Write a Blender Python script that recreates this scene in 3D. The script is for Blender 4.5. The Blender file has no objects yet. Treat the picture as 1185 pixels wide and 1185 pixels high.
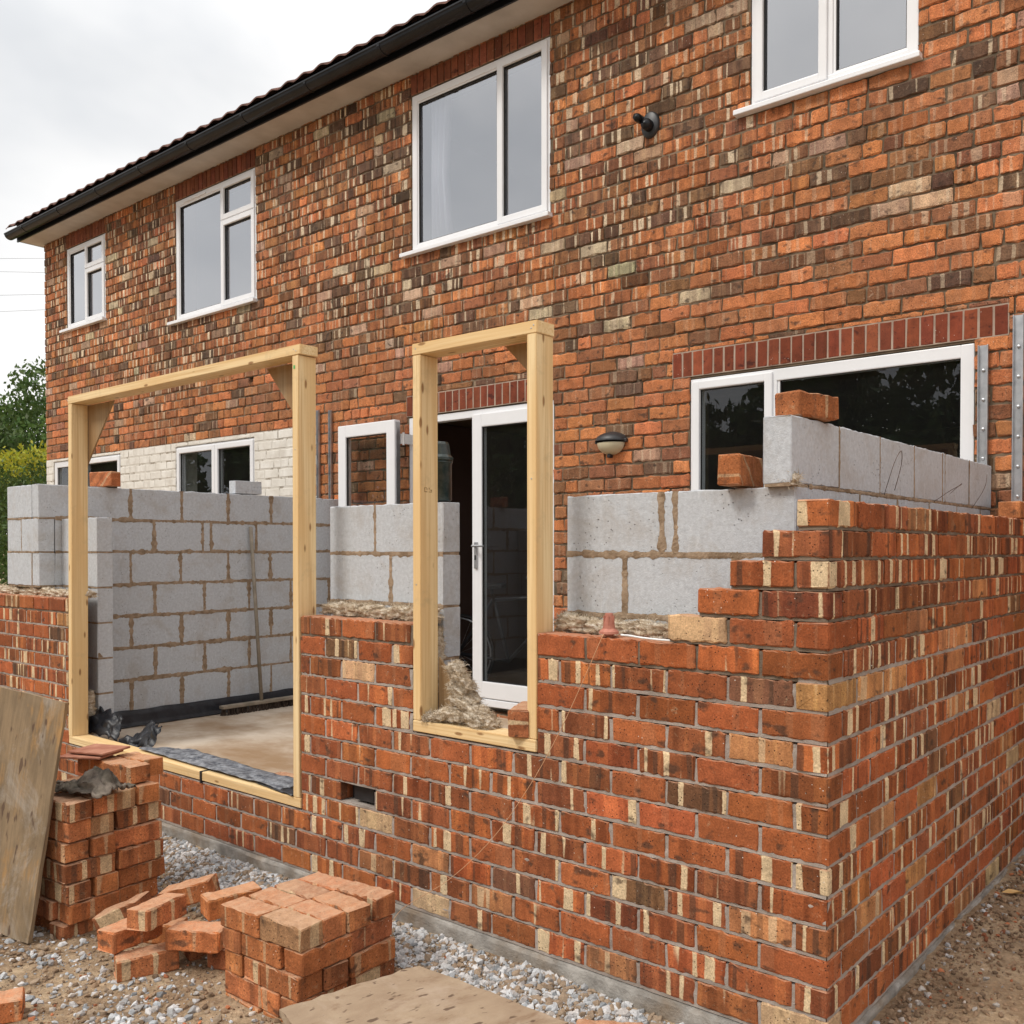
import bpy, bmesh, math, random
import numpy as np
from mathutils import Vector, Matrix, Euler, noise as mnoise
rng = np.random.default_rng(7); random.seed(7)
S = bpy.context.scene; COL = S.collection

# ------------------------------------------------------------------ camera, sky, sun, exposure
cam = bpy.data.objects.new('camera', bpy.data.cameras.new('camera')); COL.objects.link(cam); S.camera = cam
cd = cam.data; cd.sensor_width = 36; cd.lens = 36*1084.55/1185; cd.shift_x = -0.0646; cd.shift_y = 0.0537
cd.clip_start = 0.02; cd.clip_end = 2000
R_ = Matrix(((0.786433015, 0.617675550, 0.00016354), (-0.011479113, 0.0143506431, 0.99983113), (-0.617568897, 0.786302088, -0.018376187)))
M_ = Matrix.Identity(4)
for i in range(3):
    M_[i][0] = R_[0][i]; M_[i][1] = R_[1][i]; M_[i][2] = -R_[2][i]
M_.translation = Vector((1.10248, -2.58021, -0.158408)); cam.matrix_world = M_

SUN_EL, SUN_AZ = math.radians(50), math.radians(203)      # azimuth measured from +Y clockwise
W = bpy.data.worlds.new('World'); S.world = W; W.use_nodes = True
nt = W.node_tree; N = nt.nodes; L = nt.links; N.clear()
wo = N.new('ShaderNodeOutputWorld'); bgd = N.new('ShaderNodeBackground'); L.new(bgd.outputs[0], wo.inputs[0]); bgd.inputs[1].default_value = 0.1
sky = N.new('ShaderNodeTexSky'); sky.sky_type = 'NISHITA'; sky.sun_disc = False; sky.sun_elevation = SUN_EL; sky.sun_rotation = SUN_AZ
tc = N.new('ShaderNodeTexCoord'); mp = N.new('ShaderNodeMapping'); mp.inputs['Scale'].default_value = (1, 1, 2.2); L.new(tc.outputs['Generated'], mp.inputs[0])
n1 = N.new('ShaderNodeTexNoise'); n1.inputs['Scale'].default_value = 1.7; n1.inputs['Detail'].default_value = 5; n1.inputs['Roughness'].default_value = .5; n1.inputs['Distortion'].default_value = .3
L.new(mp.outputs[0], n1.inputs['Vector'])
cr = N.new('ShaderNodeValToRGB'); L.new(n1.outputs[0], cr.inputs[0])
cr.color_ramp.elements[0].position = .40; cr.color_ramp.elements[0].color = (7.6, 7.75, 7.95, 1)
cr.color_ramp.elements[1].position = .58; cr.color_ramp.elements[1].color = (10.5, 10.35, 10.15, 1)
sx = N.new('ShaderNodeSeparateXYZ'); L.new(tc.outputs['Generated'], sx.inputs[0])
mr = N.new('ShaderNodeMapRange'); L.new(sx.outputs['Z'], mr.inputs[0]); mr.inputs[1].default_value = .42; mr.inputs[2].default_value = 1.0; mr.inputs[3].default_value = 1.0; mr.inputs[4].default_value = 1.95
vm = N.new('ShaderNodeVectorMath'); vm.operation = 'SCALE'; L.new(cr.outputs[0], vm.inputs[0]); L.new(mr.outputs[0], vm.inputs['Scale'])
mx = N.new('ShaderNodeMix'); mx.data_type = 'RGBA'; mx.inputs[0].default_value = .95
L.new(sky.outputs[0], mx.inputs[6]); L.new(vm.outputs[0], mx.inputs[7]); L.new(mx.outputs[2], bgd.inputs[0])
sl = bpy.data.objects.new('sun', bpy.data.lights.new('sun', 'SUN')); COL.objects.link(sl)
sl.data.energy = 1.9; sl.data.angle = math.radians(15); sl.data.color = (1, .94, .86)
sd = Vector((math.sin(SUN_AZ)*math.cos(SUN_EL), math.cos(SUN_AZ)*math.cos(SUN_EL), math.sin(SUN_EL)))
sl.rotation_euler = sd.to_track_quat('Z', 'Y').to_euler()
vs = S.view_settings; vs.view_transform = 'Standard'; vs.look = 'None'; vs.gamma = 1; vs.exposure = 0.12; vs.use_curve_mapping = False

# ------------------------------------------------------------------ helpers
def tag(o, label=None, cat=None, group=None, kind=None):
    if label: o['label'] = label
    if cat: o['category'] = cat
    if group: o['group'] = group
    if kind: o['kind'] = kind
    return o
def empty(name, loc=(0, 0, 0), rot=(0, 0, 0)):
    o = bpy.data.objects.new(name, None); COL.objects.link(o); o.location = loc; o.rotation_euler = rot; o.empty_display_size = .1; return o
class MB:
    """collects geometry, with optional per-point attributes"""
    def __init__(s): s.v = []; s.f = []; s.bc = []; s.col = []
    def add(s, vs, fs, bc=None, col=None):
        b = len(s.v); s.v += [tuple(p) for p in vs]; s.f += [tuple(i+b for i in f) for f in fs]
        s.bc += bc if bc is not None else [(p[0], p[1], p[2]) for p in vs]
        s.col += col if col is not None else [(1, 1, 1, 1)]*len(vs)
        return s
    def box(s, x0, x1, y0, y1, z0, z1, bev=0, **k):
        if bev <= 0:
            vs = [(x, y, z) for x in (x0, x1) for y in (y0, y1) for z in (z0, z1)]
            return s.add(vs, [(0, 1, 3, 2), (4, 6, 7, 5), (0, 4, 5, 1), (2, 3, 7, 6), (0, 2, 6, 4), (1, 5, 7, 3)], **k)
        bm = bmesh.new(); bmesh.ops.create_cube(bm, size=1)
        for v in bm.verts: v.co = Vector(((x0+x1)/2+v.co.x*(x1-x0), (y0+y1)/2+v.co.y*(y1-y0), (z0+z1)/2+v.co.z*(z1-z0)))
        bmesh.ops.bevel(bm, geom=bm.edges[:], offset=bev, segments=2, affect='EDGES', profile=.6)
        bm.verts.index_update(); s.add([v.co.copy() for v in bm.verts], [[v.index for v in f.verts] for f in bm.faces], **k); bm.free(); return s
    def tube(s, pts, r, n=8, cap=True, r2=None):
        pts = [Vector(p) for p in pts]; rings = []
        for i, p in enumerate(pts):
            d = (pts[min(i+1, len(pts)-1)]-pts[max(i-1, 0)]).normalized()
            a = d.orthogonal().normalized() if i == 0 else (a-d*a.dot(d)).normalized()
            b = d.cross(a); rr = r[i] if isinstance(r, (list, tuple)) else r
            rings.append([p+a*math.cos(2*math.pi*k/n)*rr+b*math.sin(2*math.pi*k/n)*rr for k in range(n)])
        vs = [q for rg in rings for q in rg]; fs = []
        for i in range(len(pts)-1):
            for k in range(n): fs.append((i*n+k, i*n+(k+1) % n, (i+1)*n+(k+1) % n, (i+1)*n+k))
        if cap: fs += [tuple(range(n-1, -1, -1)), tuple((len(pts)-1)*n+k for k in range(n))]
        return s.add(vs, fs)
    def lathe(s, prof, c=(0, 0, 0), n=24, axis='Z', arc=2*math.pi, a0=0):
        vs = []; full = abs(arc-2*math.pi) < 1e-6; m = n if full else n+1
        for r, h in prof:
            for k in range(m):
                t = a0+arc*k/n; p = (r*math.cos(t), r*math.sin(t), h)
                if axis == 'X': p = (h, r*math.cos(t), r*math.sin(t))
                if axis == 'Y': p = (r*math.cos(t), h, r*math.sin(t))
                vs.append((p[0]+c[0], p[1]+c[1], p[2]+c[2]))
        fs = []
        for i in range(len(prof)-1):
            for k in range(m if full else m-1): fs.append((i*m+k, i*m+(k+1) % m, (i+1)*m+(k+1) % m, (i+1)*m+k))
        return s.add(vs, fs)
    def build(s, name, mat, parent=None, smooth=False, recalc=True):
        me = bpy.data.meshes.new(name); me.from_pydata([tuple(p) for p in s.v], [], s.f)
        if recalc:
            bm = bmesh.new(); bm.from_mesh(me); bmesh.ops.recalc_face_normals(bm, faces=bm.faces); bm.to_mesh(me); bm.free()
        a = me.attributes.new('bc', 'FLOAT_VECTOR', 'POINT'); a.data.foreach_set('vector', np.array(s.bc, dtype=np.float32).ravel())
        c = me.attributes.new('bcol', 'FLOAT_COLOR', 'POINT'); c.data.foreach_set('color', np.array(s.col, dtype=np.float32).ravel())
        if smooth: me.shade_smooth()
        me.materials.append(mat); o = bpy.data.objects.new(name, me); COL.objects.link(o)
        if parent: o.parent = parent
        return o
def rectsub(r, holes):
    out = [r]
    for h in holes:
        nx = []
        for (a0, a1, z0, z1) in out:
            if h[1] <= a0 or h[0] >= a1 or h[3] <= z0 or h[2] >= z1: nx.append((a0, a1, z0, z1)); continue
            b0, b1 = max(a0, h[0]), min(a1, h[1])
            if b0 > a0: nx.append((a0, b0, z0, z1))
            if b1 < a1: nx.append((b1, a1, z0, z1))
            if h[2] > z0: nx.append((b0, b1, z0, h[2]))
            if h[3] < z1: nx.append((b0, b1, h[3], z1))
        out = nx
    return out

# ------------------------------------------------------------------ materials
def mat(name):
    m = bpy.data.materials.new(name); m.use_nodes = True; t = m.node_tree; b = t.nodes['Principled BSDF']; return m, t, t.nodes, t.links, b
def nz(t, vec, scale, detail=4, rough=.55, dist=0):
    n = t.nodes.new('ShaderNodeTexNoise'); n.inputs['Scale'].default_value = scale; n.inputs['Detail'].default_value = detail
    n.inputs['Roughness'].default_value = rough; n.inputs['Distortion'].default_value = dist
    if vec is not None: t.links.new(vec, n.inputs['Vector'])
    return n.outputs[0]
def ramp(t, fac, stops, interp='LINEAR'):
    r = t.nodes.new('ShaderNodeValToRGB'); r.color_ramp.interpolation = interp; e = r.color_ramp.elements
    while len(e) < len(stops): e.new(.5)
    for i, (p, c) in enumerate(stops):
        e[i].position = p; e[i].color = (c if isinstance(c, tuple) else (c, c, c))+(1,)
    t.links.new(fac, r.inputs[0]); return r.outputs[0]
def mixc(t, fac, a, b, mode='MIX'):
    m = t.nodes.new('ShaderNodeMix'); m.data_type = 'RGBA'; m.blend_type = mode
    for s_, v in ((0, fac), (6, a), (7, b)):
        if isinstance(v, (int, float)): m.inputs[s_].default_value = v
        elif isinstance(v, tuple): m.inputs[s_].default_value = v+(1,)
        else: t.links.new(v, m.inputs[s_])
    return m.outputs[2]
def mth(t, op, a, b=None, clamp=False):
    m = t.nodes.new('ShaderNodeMath'); m.operation = op; m.use_clamp = clamp
    for i, v in enumerate((a, b)):
        if v is None: continue
        if isinstance(v, (int, float)): m.inputs[i].default_value = v
        else: t.links.new(v, m.inputs[i])
    return m.outputs[0]
def bump(t, b, h, strength=.3, dist=.003, prev=None):
    n = t.nodes.new('ShaderNodeBump'); n.inputs['Strength'].default_value = strength; n.inputs['Distance'].default_value = dist
    t.links.new(h, n.inputs['Height'])
    if prev is not None: t.links.new(prev, n.inputs['Normal'])
    t.links.new(n.outputs[0], b.inputs['Normal']); return n.outputs[0]
def objc(t):
    n = t.nodes.new('ShaderNodeTexCoord'); return n.outputs['Object']
def attr(t, name):
    n = t.nodes.new('ShaderNodeAttribute'); n.attribute_name = name; return n
def scalev(t, v, s):
    m = t.nodes.new('ShaderNodeMapping'); m.inputs['Scale'].default_value = s; t.links.new(v, m.inputs[0]); return m.outputs[0]

def brick_mat(name, cream, dark, band=30., fine=(.70, 1.30), bumpd=.0035, dust=(.50, .27, .17), dustf=.75, sootf=0.):
    m, t, n, l, b = mat(name); A = attr(t, 'bc'); C = attr(t, 'bcol'); oc = objc(t)
    wob = n.new('ShaderNodeVectorMath'); wob.operation = 'MULTIPLY_ADD'; wn = n.new('ShaderNodeTexNoise'); wn.inputs['Scale'].default_value = 70; wn.inputs['Detail'].default_value = 3; l.new(oc, wn.inputs['Vector'])
    l.new(wn.outputs['Color'], wob.inputs[0]); wob.inputs[1].default_value = (.006, .0, .0); l.new(A.outputs['Vector'], wob.inputs[2])
    bv = nz(t, scalev(t, wob.outputs[0], (band, .7, 31.)), 1., .6, .4, 0)
    bv2 = nz(t, scalev(t, wob.outputs[0], (band*.8, .6, 57.)), 1., .6, .5, 0)
    fc = ramp(t, bv, [(.60, 0.), (.62, 1.)]); fd = ramp(t, bv, [(.34, 1.), (.37, 0.)])
    al = C.outputs['Alpha']
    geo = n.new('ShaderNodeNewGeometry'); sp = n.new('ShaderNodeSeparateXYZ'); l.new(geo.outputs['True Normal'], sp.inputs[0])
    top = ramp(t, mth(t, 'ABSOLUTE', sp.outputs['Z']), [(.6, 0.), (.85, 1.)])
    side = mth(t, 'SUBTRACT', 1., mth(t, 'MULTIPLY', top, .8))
    tone = mixc(t, mth(t, 'MULTIPLY', al, side), (1., 1., 1.), ramp(t, bv2, [(.38, (.74, .70, .68)), (.44, (1., 1., 1.)), (.56, (1.02, 1., 1.)), (.60, (1.35, 1.42, 1.35))]))
    col = mixc(t, 1., C.outputs['Color'], tone, 'MULTIPLY')
    col = mixc(t, mth(t, 'MULTIPLY', mth(t, 'MULTIPLY', fc, al), side), col, cream)
    col = mixc(t, mth(t, 'MULTIPLY', mth(t, 'MULTIPLY', fd, al), mth(t, 'MULTIPLY', side, .62)), col, dark)
    # burnt cores on some units, blotches, grain, pores
    bb_ = mth(t, 'MULTIPLY', ramp(t, nz(t, scalev(t, A.outputs['Vector'], (17, 22, 90)), 1., 2, .5), [(.62, 0.), (.72, 1.)]), .75)
    col = mixc(t, mth(t, 'MULTIPLY', bb_, side), col, dark)
    eff = mth(t, 'MULTIPLY', ramp(t, nz(t, oc, 31, 6, .8, .6), [(.60, 0.), (.70, 1.)]), .45); col = mixc(t, eff, col, tuple(x*.8 for x in cream))
    bl = nz(t, oc, 14, 5, .65); col = mixc(t, 1., col, ramp(t, bl, [(.3, .72), (.7, 1.25)]), 'MULTIPLY')
    gr = nz(t, oc, 170, 3, .7); col = mixc(t, 1., col, ramp(t, gr, [(.3, fine[0]), (.7, fine[1])]), 'MULTIPLY')
    vo = n.new('ShaderNodeTexVoronoi'); vo.inputs['Scale'].default_value = 75; l.new(oc, vo.inputs['Vector'])
    pm = mth(t, 'MULTIPLY', ramp(t, vo.outputs['Distance'], [(.10, 1.), (.2, 0.)]), ramp(t, nz(t, oc, 9, 2), [(.44, 0.), (.54, 1.)]))
    col = mixc(t, mth(t, 'MULTIPLY', pm, .85), col, (.03, .02, .015))
    vo2 = n.new('ShaderNodeTexVoronoi'); vo2.inputs['Scale'].default_value = 42; l.new(oc, vo2.inputs['Vector'])
    wm = mth(t, 'MULTIPLY', ramp(t, vo2.outputs['Distance'], [(.05, 1.), (.09, 0.)]), ramp(t, nz(t, oc, 5, 2), [(.5, 0.), (.56, 1.)]))
    col = mixc(t, wm, col, (.72, .66, .58))
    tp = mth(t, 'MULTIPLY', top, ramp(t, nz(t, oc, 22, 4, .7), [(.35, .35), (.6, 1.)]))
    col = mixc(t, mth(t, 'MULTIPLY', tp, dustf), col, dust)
    if sootf:
        col = mixc(t, mth(t, 'MULTIPLY', ramp(t, nz(t, oc, 1.1, 6, .7), [(.48, 0.), (.72, 1.)]), sootf), col, (.09, .07, .055))
    if sootf: col = mixc(t, 1., col, ramp(t, nz(t, scalev(t, oc, (2.6, 2.6, .35)), 1., 5, .65), [(.35, .80), (.6, 1.08)]), 'MULTIPLY')
    l.new(col, b.inputs['Base Color']); b.inputs['Roughness'].default_value = .88; b.inputs['Specular IOR Level'].default_value = .25
    h = mth(t, 'ADD', mth(t, 'MULTIPLY', nz(t, oc, 60, 6, .7), 1.), mth(t, 'MULTIPLY', pm, -1.2))
    bump(t, b, h, .8, bumpd); return m
def simple(name, c1, c2, scale, rough=.8, bs=.3, bd=.002, spec=.3, metal=0, detail=5, stops=(.35, .65), bscale=None, vec=None, sub=None):
    m, t, n, l, b = mat(name); oc = objc(t); v = oc if vec is None else scalev(t, oc, vec)
    f = nz(t, v, scale, detail, .6); c = ramp(t, f, [(stops[0], c1), (stops[1], c2)])
    if sub:
        c = mixc(t, mth(t, 'MULTIPLY', ramp(t, nz(t, oc, sub[1], 5, .65), [(.45, 0.), (.65, 1.)]), sub[2]), c, sub[0])
    l.new(c, b.inputs['Base Color']); b.inputs['Roughness'].default_value = rough; b.inputs['Specular IOR Level'].default_value = spec; b.inputs['Metallic'].default_value = metal
    if bs: bump(t, b, nz(t, oc, bscale or scale*6, 5, .7), bs, bd)
    return m
M = {}
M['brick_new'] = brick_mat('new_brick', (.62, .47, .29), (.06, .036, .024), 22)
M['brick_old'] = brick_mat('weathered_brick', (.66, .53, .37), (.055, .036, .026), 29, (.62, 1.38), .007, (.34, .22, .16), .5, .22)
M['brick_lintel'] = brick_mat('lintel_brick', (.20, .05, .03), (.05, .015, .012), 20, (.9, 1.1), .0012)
M['brick_white'] = simple('painted_brick', (.66, .63, .57), (.78, .76, .71), 6, .75, .5, .004, bscale=30, sub=((.35, .30, .24), 9, .25))
M['mortar_new'] = simple('set_mortar', (.31, .265, .23), (.46, .40, .355), 7, .95, .9, .004, .1, bscale=140, sub=((.24, .19, .16), 2.1, .4))
M['mortar_wet'] = simple('fresh_mortar', (.15, .115, .085), (.25, .20, .155), 9, .9, .9, .004, .1, bscale=140)
M['mortar_old'] = simple('old_mortar', (.085, .062, .042), (.25, .19, .13), 4, .95, .9, .005, .1, bscale=110)
M['mortar_block'] = simple('brown_mortar', (.22, .155, .10), (.40, .30, .21), 22, .95, .9, .005, .1, bscale=120)
M['block'] = simple('aerated_block', (.47, .50, .535), (.565, .595, .63), 90, .9, .7, .002, .15, bscale=160, stops=(.3, .7), sub=((.34, .29, .24), 5.1, .30))
M['footing'] = simple('concrete_footing', (.22, .205, .185), (.42, .395, .36), 9, .95, .9, .008, .1, bscale=50, sub=((.22, .155, .095), 3, .7))
M['concrete_floor'] = simple('screed_floor', (.30, .20, .12), (.56, .48, .39), 1.6, .85, .4, .003, .25, bscale=40, sub=((.27, .17, .09), 2.6, .55), vec=(1., 1.6, 1.))
M['upvc'] = simple('white_upvc', (.76, .77, .79), (.80, .81, .83), 3, .28, 0, 0, .5)
M['soffit'] = simple('soffit_board', (.46, .43, .39), (.60, .57, .53), 2.2, .7, .2, .002, .3)
M['black_plastic'] = simple('black_gutter_plastic', (.006, .007, .009), (.012, .013, .016), 5, .32, .1, .001, .3)
M['gasket'] = simple('dark_gasket', (.02, .02, .02), (.03, .03, .03), 5, .6, 0)
M['roof_tile'] = simple('roof_tile', (.10, .055, .045), (.20, .11, .09), 9, .9, .6, .004, .2)
def block_mat():
    m, t, n, l, b = mat('aerated_block'); oc = objc(t)
    c = ramp(t, nz(t, oc, 60, 5, .7), [(.3, (.43, .45, .475)), (.7, (.57, .60, .635))])
    c = mixc(t, mth(t, 'MULTIPLY', ramp(t, nz(t, oc, 4.5, 6, .7, .4), [(.50, 0.), (.66, 1.)]), .38), c, (.36, .31, .26))
    c = mixc(t, mth(t, 'MULTIPLY', ramp(t, nz(t, scalev(t, oc, (9, 9, 2)), 6, 4, .7), [(.60, 0.), (.68, 1.)]), .35), c, (.66, .68, .70))
    vo = n.new('ShaderNodeTexVoronoi'); vo.inputs['Scale'].default_value = 55; l.new(oc, vo.inputs['Vector'])
    pm = mth(t, 'MULTIPLY', ramp(t, vo.outputs['Distance'], [(.10, 1.), (.18, 0.)]), ramp(t, nz(t, oc, 7, 3), [(.50, 0.), (.60, 1.)]))
    c = mixc(t, mth(t, 'MULTIPLY', pm, .75), c, (.16, .15, .15)); l.new(c, b.inputs['Base Color']); b.inputs['Roughness'].default_value = .95; b.inputs['Specular IOR Level'].default_value = .1
    h = mth(t, 'ADD', nz(t, oc, 150, 5, .8), mth(t, 'MULTIPLY', pm, -2.)); h = mth(t, 'ADD', h, nz(t, oc, 18, 4, .6)); bump(t, b, h, .8, .003); return m
M['block'] = block_mat()
M['membrane'] = simple('black_membrane', (.006, .007, .010), (.022, .025, .032), 14, .38, .8, .006, .5, bscale=30)
M['membrane_grey'] = simple('dusty_membrane', (.04, .045, .06), (.26, .27, .29), 26, .6, .8, .004, .4, bscale=60)
M['steel'] = simple('galvanised_steel', (.42, .43, .45), (.60, .61, .63), 12, .38, .2, .001, .5, .85)
M['wire'] = simple('rusty_wire', (.09, .06, .045), (.16, .12, .10), 40, .6, 0, 0, .4, .5)
M['cable'] = simple('black_cable', (.03, .03, .03), (.05, .05, .05), 4, .7, 0)
M['white_plastic'] = simple('white_plastic', (.70, .70, .70), (.80, .80, .80), 20, .35, 0)
M['terracotta'] = simple('terracotta_plastic', (.36, .13, .09), (.50, .21, .15), 40, .6, .2, .001)
M['string'] = simple('orange_string', (.55, .30, .16), (.65, .38, .22), 60, .9, 0)
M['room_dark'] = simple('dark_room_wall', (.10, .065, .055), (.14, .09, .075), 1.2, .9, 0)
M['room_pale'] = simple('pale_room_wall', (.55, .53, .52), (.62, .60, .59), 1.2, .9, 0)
M['room_floor'] = simple('room_floor', (.14, .10, .06), (.20, .14, .09), 3, .6, 0)
M['curtain'] = simple('curtain_cloth', (.85, .85, .84), (.9, .9, .89), 3, .9, 0)
M['bottle'] = simple('green_plastic', (.003, .014, .014), (.008, .030, .028), 14, .3, .2, .002, .5, sub=((.16, .15, .13), 11, .3))
M['rubber'] = simple('black_rubber', (.015, .015, .015), (.03, .03, .03), 10, .6, 0)
M['bike_paint'] = simple('bicycle_paint', (.03, .03, .035), (.05, .05, .055), 10, .3, 0)
M['broom_wood'] = simple('grey_broom_wood', (.20, .17, .13), (.33, .28, .22), 10, .8, .3)
M['bristle'] = simple('bristle', (.035, .025, .02), (.10, .07, .05), 60, .95, .8, .01)
M['lens'] = simple('cream_lens', (.50, .44, .30), (.60, .54, .38), 6, .35, .1, .001, .5)
M['lamp_black'] = simple('lamp_black', (.015, .016, .018), (.03, .03, .032), 10, .45, .1, .001, .5)
M['cloth'] = simple('muddy_cloth', (.045, .036, .030), (.20, .165, .135), 14, .95, .6, .004, .1, sub=((.13, .13, .085), 5, .35))
M['slate'] = simple('red_clay_slate', (.28, .10, .06), (.42, .20, .13), 12, .9, .5, .003)
M['leaf_yellow'] = simple('dry_leaf', (.55, .33, .12), (.66, .44, .20), 40, .7, 0)
M['bark'] = simple('bark', (.05, .035, .025), (.10, .075, .055), 12, .95, .8, .01)

def wood_mat(name, base, dark, knot=True, gscale=90, rough=.65):
    m, t, n, l, b = mat(name); A = attr(t, 'bc').outputs['Vector']
    g = nz(t, scalev(t, A, (1.6, gscale, gscale)), 1., 3, .6, .35); c = ramp(t, g, [(.32, dark), (.56, base)])
    g2 = nz(t, scalev(t, A, (.9, 9., 9.)), 1., 2, .5, .5); c = mixc(t, mth(t, 'MULTIPLY', ramp(t, g2, [(.42, 0.), (.62, 1.)]), .8), c, tuple(x*q_ for x, q_ in zip(base, (.86, .74, .60))))
    c = mixc(t, mth(t, 'MULTIPLY', ramp(t, nz(t, objc(t), 7, 6, .75), [(.56, 0.), (.70, 1.)]), .35), c, tuple(x*.55 for x in base))
    if knot:
        vo = n.new('ShaderNodeTexVoronoi'); vo.inputs['Scale'].default_value = 1.; l.new(scalev(t, A, (5.2, 17., 17.)), vo.inputs['Vector'])
        k = ramp(t, vo.outputs['Distance'], [(.08, 1.), (.14, 0.)]); c = mixc(t, mth(t, 'MULTIPLY', k, .85), c, (.26, .12, .04))
    l.new(c, b.inputs['Base Color']); b.inputs['Roughness'].default_value = rough; b.inputs['Specular IOR Level'].default_value = .3
    bump(t, b, g, .25, .001); return m
M['pine'] = wood_mat('pale_pine', (.82, .635, .36), (.64, .43, .205))
M['ply'] = wood_mat('raw_plywood', (.36, .25, .14), (.24, .155, .08), False, 40)
def board_mat(name, c0, c1, stain, pale, grain=1.):
    m, t, n, l, b = mat(name); A = attr(t, 'bc').outputs['Vector']
    c = ramp(t, nz(t, scalev(t, A, (6, 3, 6)), 1., 6, .65, .4), [(.3, c0), (.7, c1)])
    st = ramp(t, nz(t, scalev(t, A, (9, 2.6, 9)), 1., 5, .7, .2), [(.54, 0.), (.66, 1.)]); c = mixc(t, mth(t, 'MULTIPLY', st, .8), c, stain)
    st = ramp(t, nz(t, scalev(t, A, (4, 3.1, 4)), 1.3, 6, .7, .6), [(.50, 0.), (.66, 1.)]); c = mixc(t, mth(t, 'MULTIPLY', st, .6), c, pale)
    gr_ = nz(t, scalev(t, A, (70, 3.5, 70)), 1., 4, .6, .2); c = mixc(t, 1., c, ramp(t, gr_, [(.35, 1-.16*grain), (.6, 1+.06*grain)]), 'MULTIPLY')
    sp_ = ramp(t, nz(t, scalev(t, A, (28, 9, 28)), 1., 2, .5), [(.63, 0.), (.68, 1.)]); c = mixc(t, mth(t, 'MULTIPLY', sp_, .85), c, (.09, .05, .03))
    l.new(c, b.inputs['Base Color']); b.inputs['Roughness'].default_value = .85
    bump(t, b, nz(t, A, 50, 6, .7), .5, .002); return m
M['lean_board'] = board_mat('weathered_plywood', (.15, .105, .06), (.30, .21, .12), (.36, .20, .07), (.38, .34, .29))
M['mortar_board'] = board_mat('mortar_stained_board', (.26, .18, .115), (.36, .27, .18), (.21, .13, .075), (.40, .31, .23), .15)

def wool_mat():
    m, t, n, l, b = mat('mineral_wool'); oc = objc(t)
    c = ramp(t, nz(t, scalev(t, oc, (1, 1, 2.5)), 22, 8, .8, 1.2), [(.32, (.22, .14, .085)), (.47, (.56, .44, .30)), (.60, (.86, .78, .66))])
    l.new(c, b.inputs['Base Color']); b.inputs['Roughness'].default_value = 1; b.inputs['Specular IOR Level'].default_value = .05
    bump(t, b, nz(t, scalev(t, oc, (1, 1, 4)), 90, 6, .8), 1., .008); return m
M['wool'] = wool_mat()
def glass_mat(name, base, boost, tint, spk=.5):
    m, t, n, l, b = mat(name); n.remove(b); out = n['Material Output']
    tr = n.new('ShaderNodeBsdfTransparent'); tr.inputs[0].default_value = tint+(1,)
    gl = n.new('ShaderNodeBsdfGlossy'); gl.inputs['Roughness'].default_value = .004; gl.inputs[0].default_value = (.93, .94, .97, 1)
    fr = n.new('ShaderNodeFresnel'); fr.inputs[0].default_value = 1.52
    fac = mth(t, 'ADD', mth(t, 'MULTIPLY', fr.outputs[0], boost), base, True)
    gn = n.new('ShaderNodeNewGeometry'); fac = mth(t, 'MULTIPLY', fac, mth(t, 'SUBTRACT', 1., gn.outputs['Backfacing']))
    vg = n.new('ShaderNodeTexVoronoi'); vg.inputs['Scale'].default_value = 34; l.new(objc(t), vg.inputs['Vector'])
    dn = mth(t, 'ADD', mth(t, 'MULTIPLY', ramp(t, vg.outputs['Distance'], [(.05, 1.), (.09, 0.)]), mth(t, 'MULTIPLY', ramp(t, nz(t, objc(t), 2.2, 4, .7), [(.50, 0.), (.62, 1.)]), spk)), .006)
    bp = n.new('ShaderNodeBump'); bp.inputs['Strength'].default_value = .10; bp.inputs['Distance'].default_value = .01
    l.new(nz(t, objc(t), 1.6, 1), bp.inputs['Height']); l.new(bp.outputs[0], gl.inputs['Normal'])
    mx_ = n.new('ShaderNodeMixShader'); l.new(fac, mx_.inputs[0]); l.new(tr.outputs[0], mx_.inputs[1]); l.new(gl.outputs[0], mx_.inputs[2]); df = n.new('ShaderNodeBsdfDiffuse'); df.inputs[0].default_value = (.6, .6, .58, 1); m2 = n.new('ShaderNodeMixShader'); l.new(dn, m2.inputs[0]); l.new(mx_.outputs[0], m2.inputs[1]); l.new(df.outputs[0], m2.inputs[2])
    l.new(m2.outputs[0], out.inputs[0]); return m
M['glass_up'] = glass_mat('coated_window_glass', .38, 1.5, (.85, .86, .9), .05)
M['glass'] = glass_mat('window_glass', .02, 1.0, (.8, .82, .82))
def leaf_mat():
    m, t, n, l, b = mat('leaves'); C = attr(t, 'bcol'); l.new(C.outputs['Color'], b.inputs['Base Color']); b.inputs['Roughness'].default_value = .55
    b.inputs['Specular IOR Level'].default_value = .3
    tl = n.new('ShaderNodeBsdfTranslucent'); l.new(C.outputs['Color'], tl.inputs[0]); mx_ = n.new('ShaderNodeMixShader'); mx_.inputs[0].default_value = .3
    l.new(b.outputs[0], mx_.inputs[1]); l.new(tl.outputs[0], mx_.inputs[2]); l.new(mx_.outputs[0], n['Material Output'].inputs[0]); return m
M['leaf'] = leaf_mat()
def stone_mat():
    m, t, n, l, b = mat('stones'); C = attr(t, 'bcol'); oc = objc(t)
    l.new(mixc(t, 1., C.outputs['Color'], ramp(t, nz(t, oc, 130, 4, .7), [(.3, .75), (.7, 1.15)]), 'MULTIPLY'), b.inputs['Base Color']); b.inputs['Roughness'].default_value = .92
    bump(t, b, nz(t, oc, 200, 4, .7), .5, .002); return m
M['stone'] = stone_mat()
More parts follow.
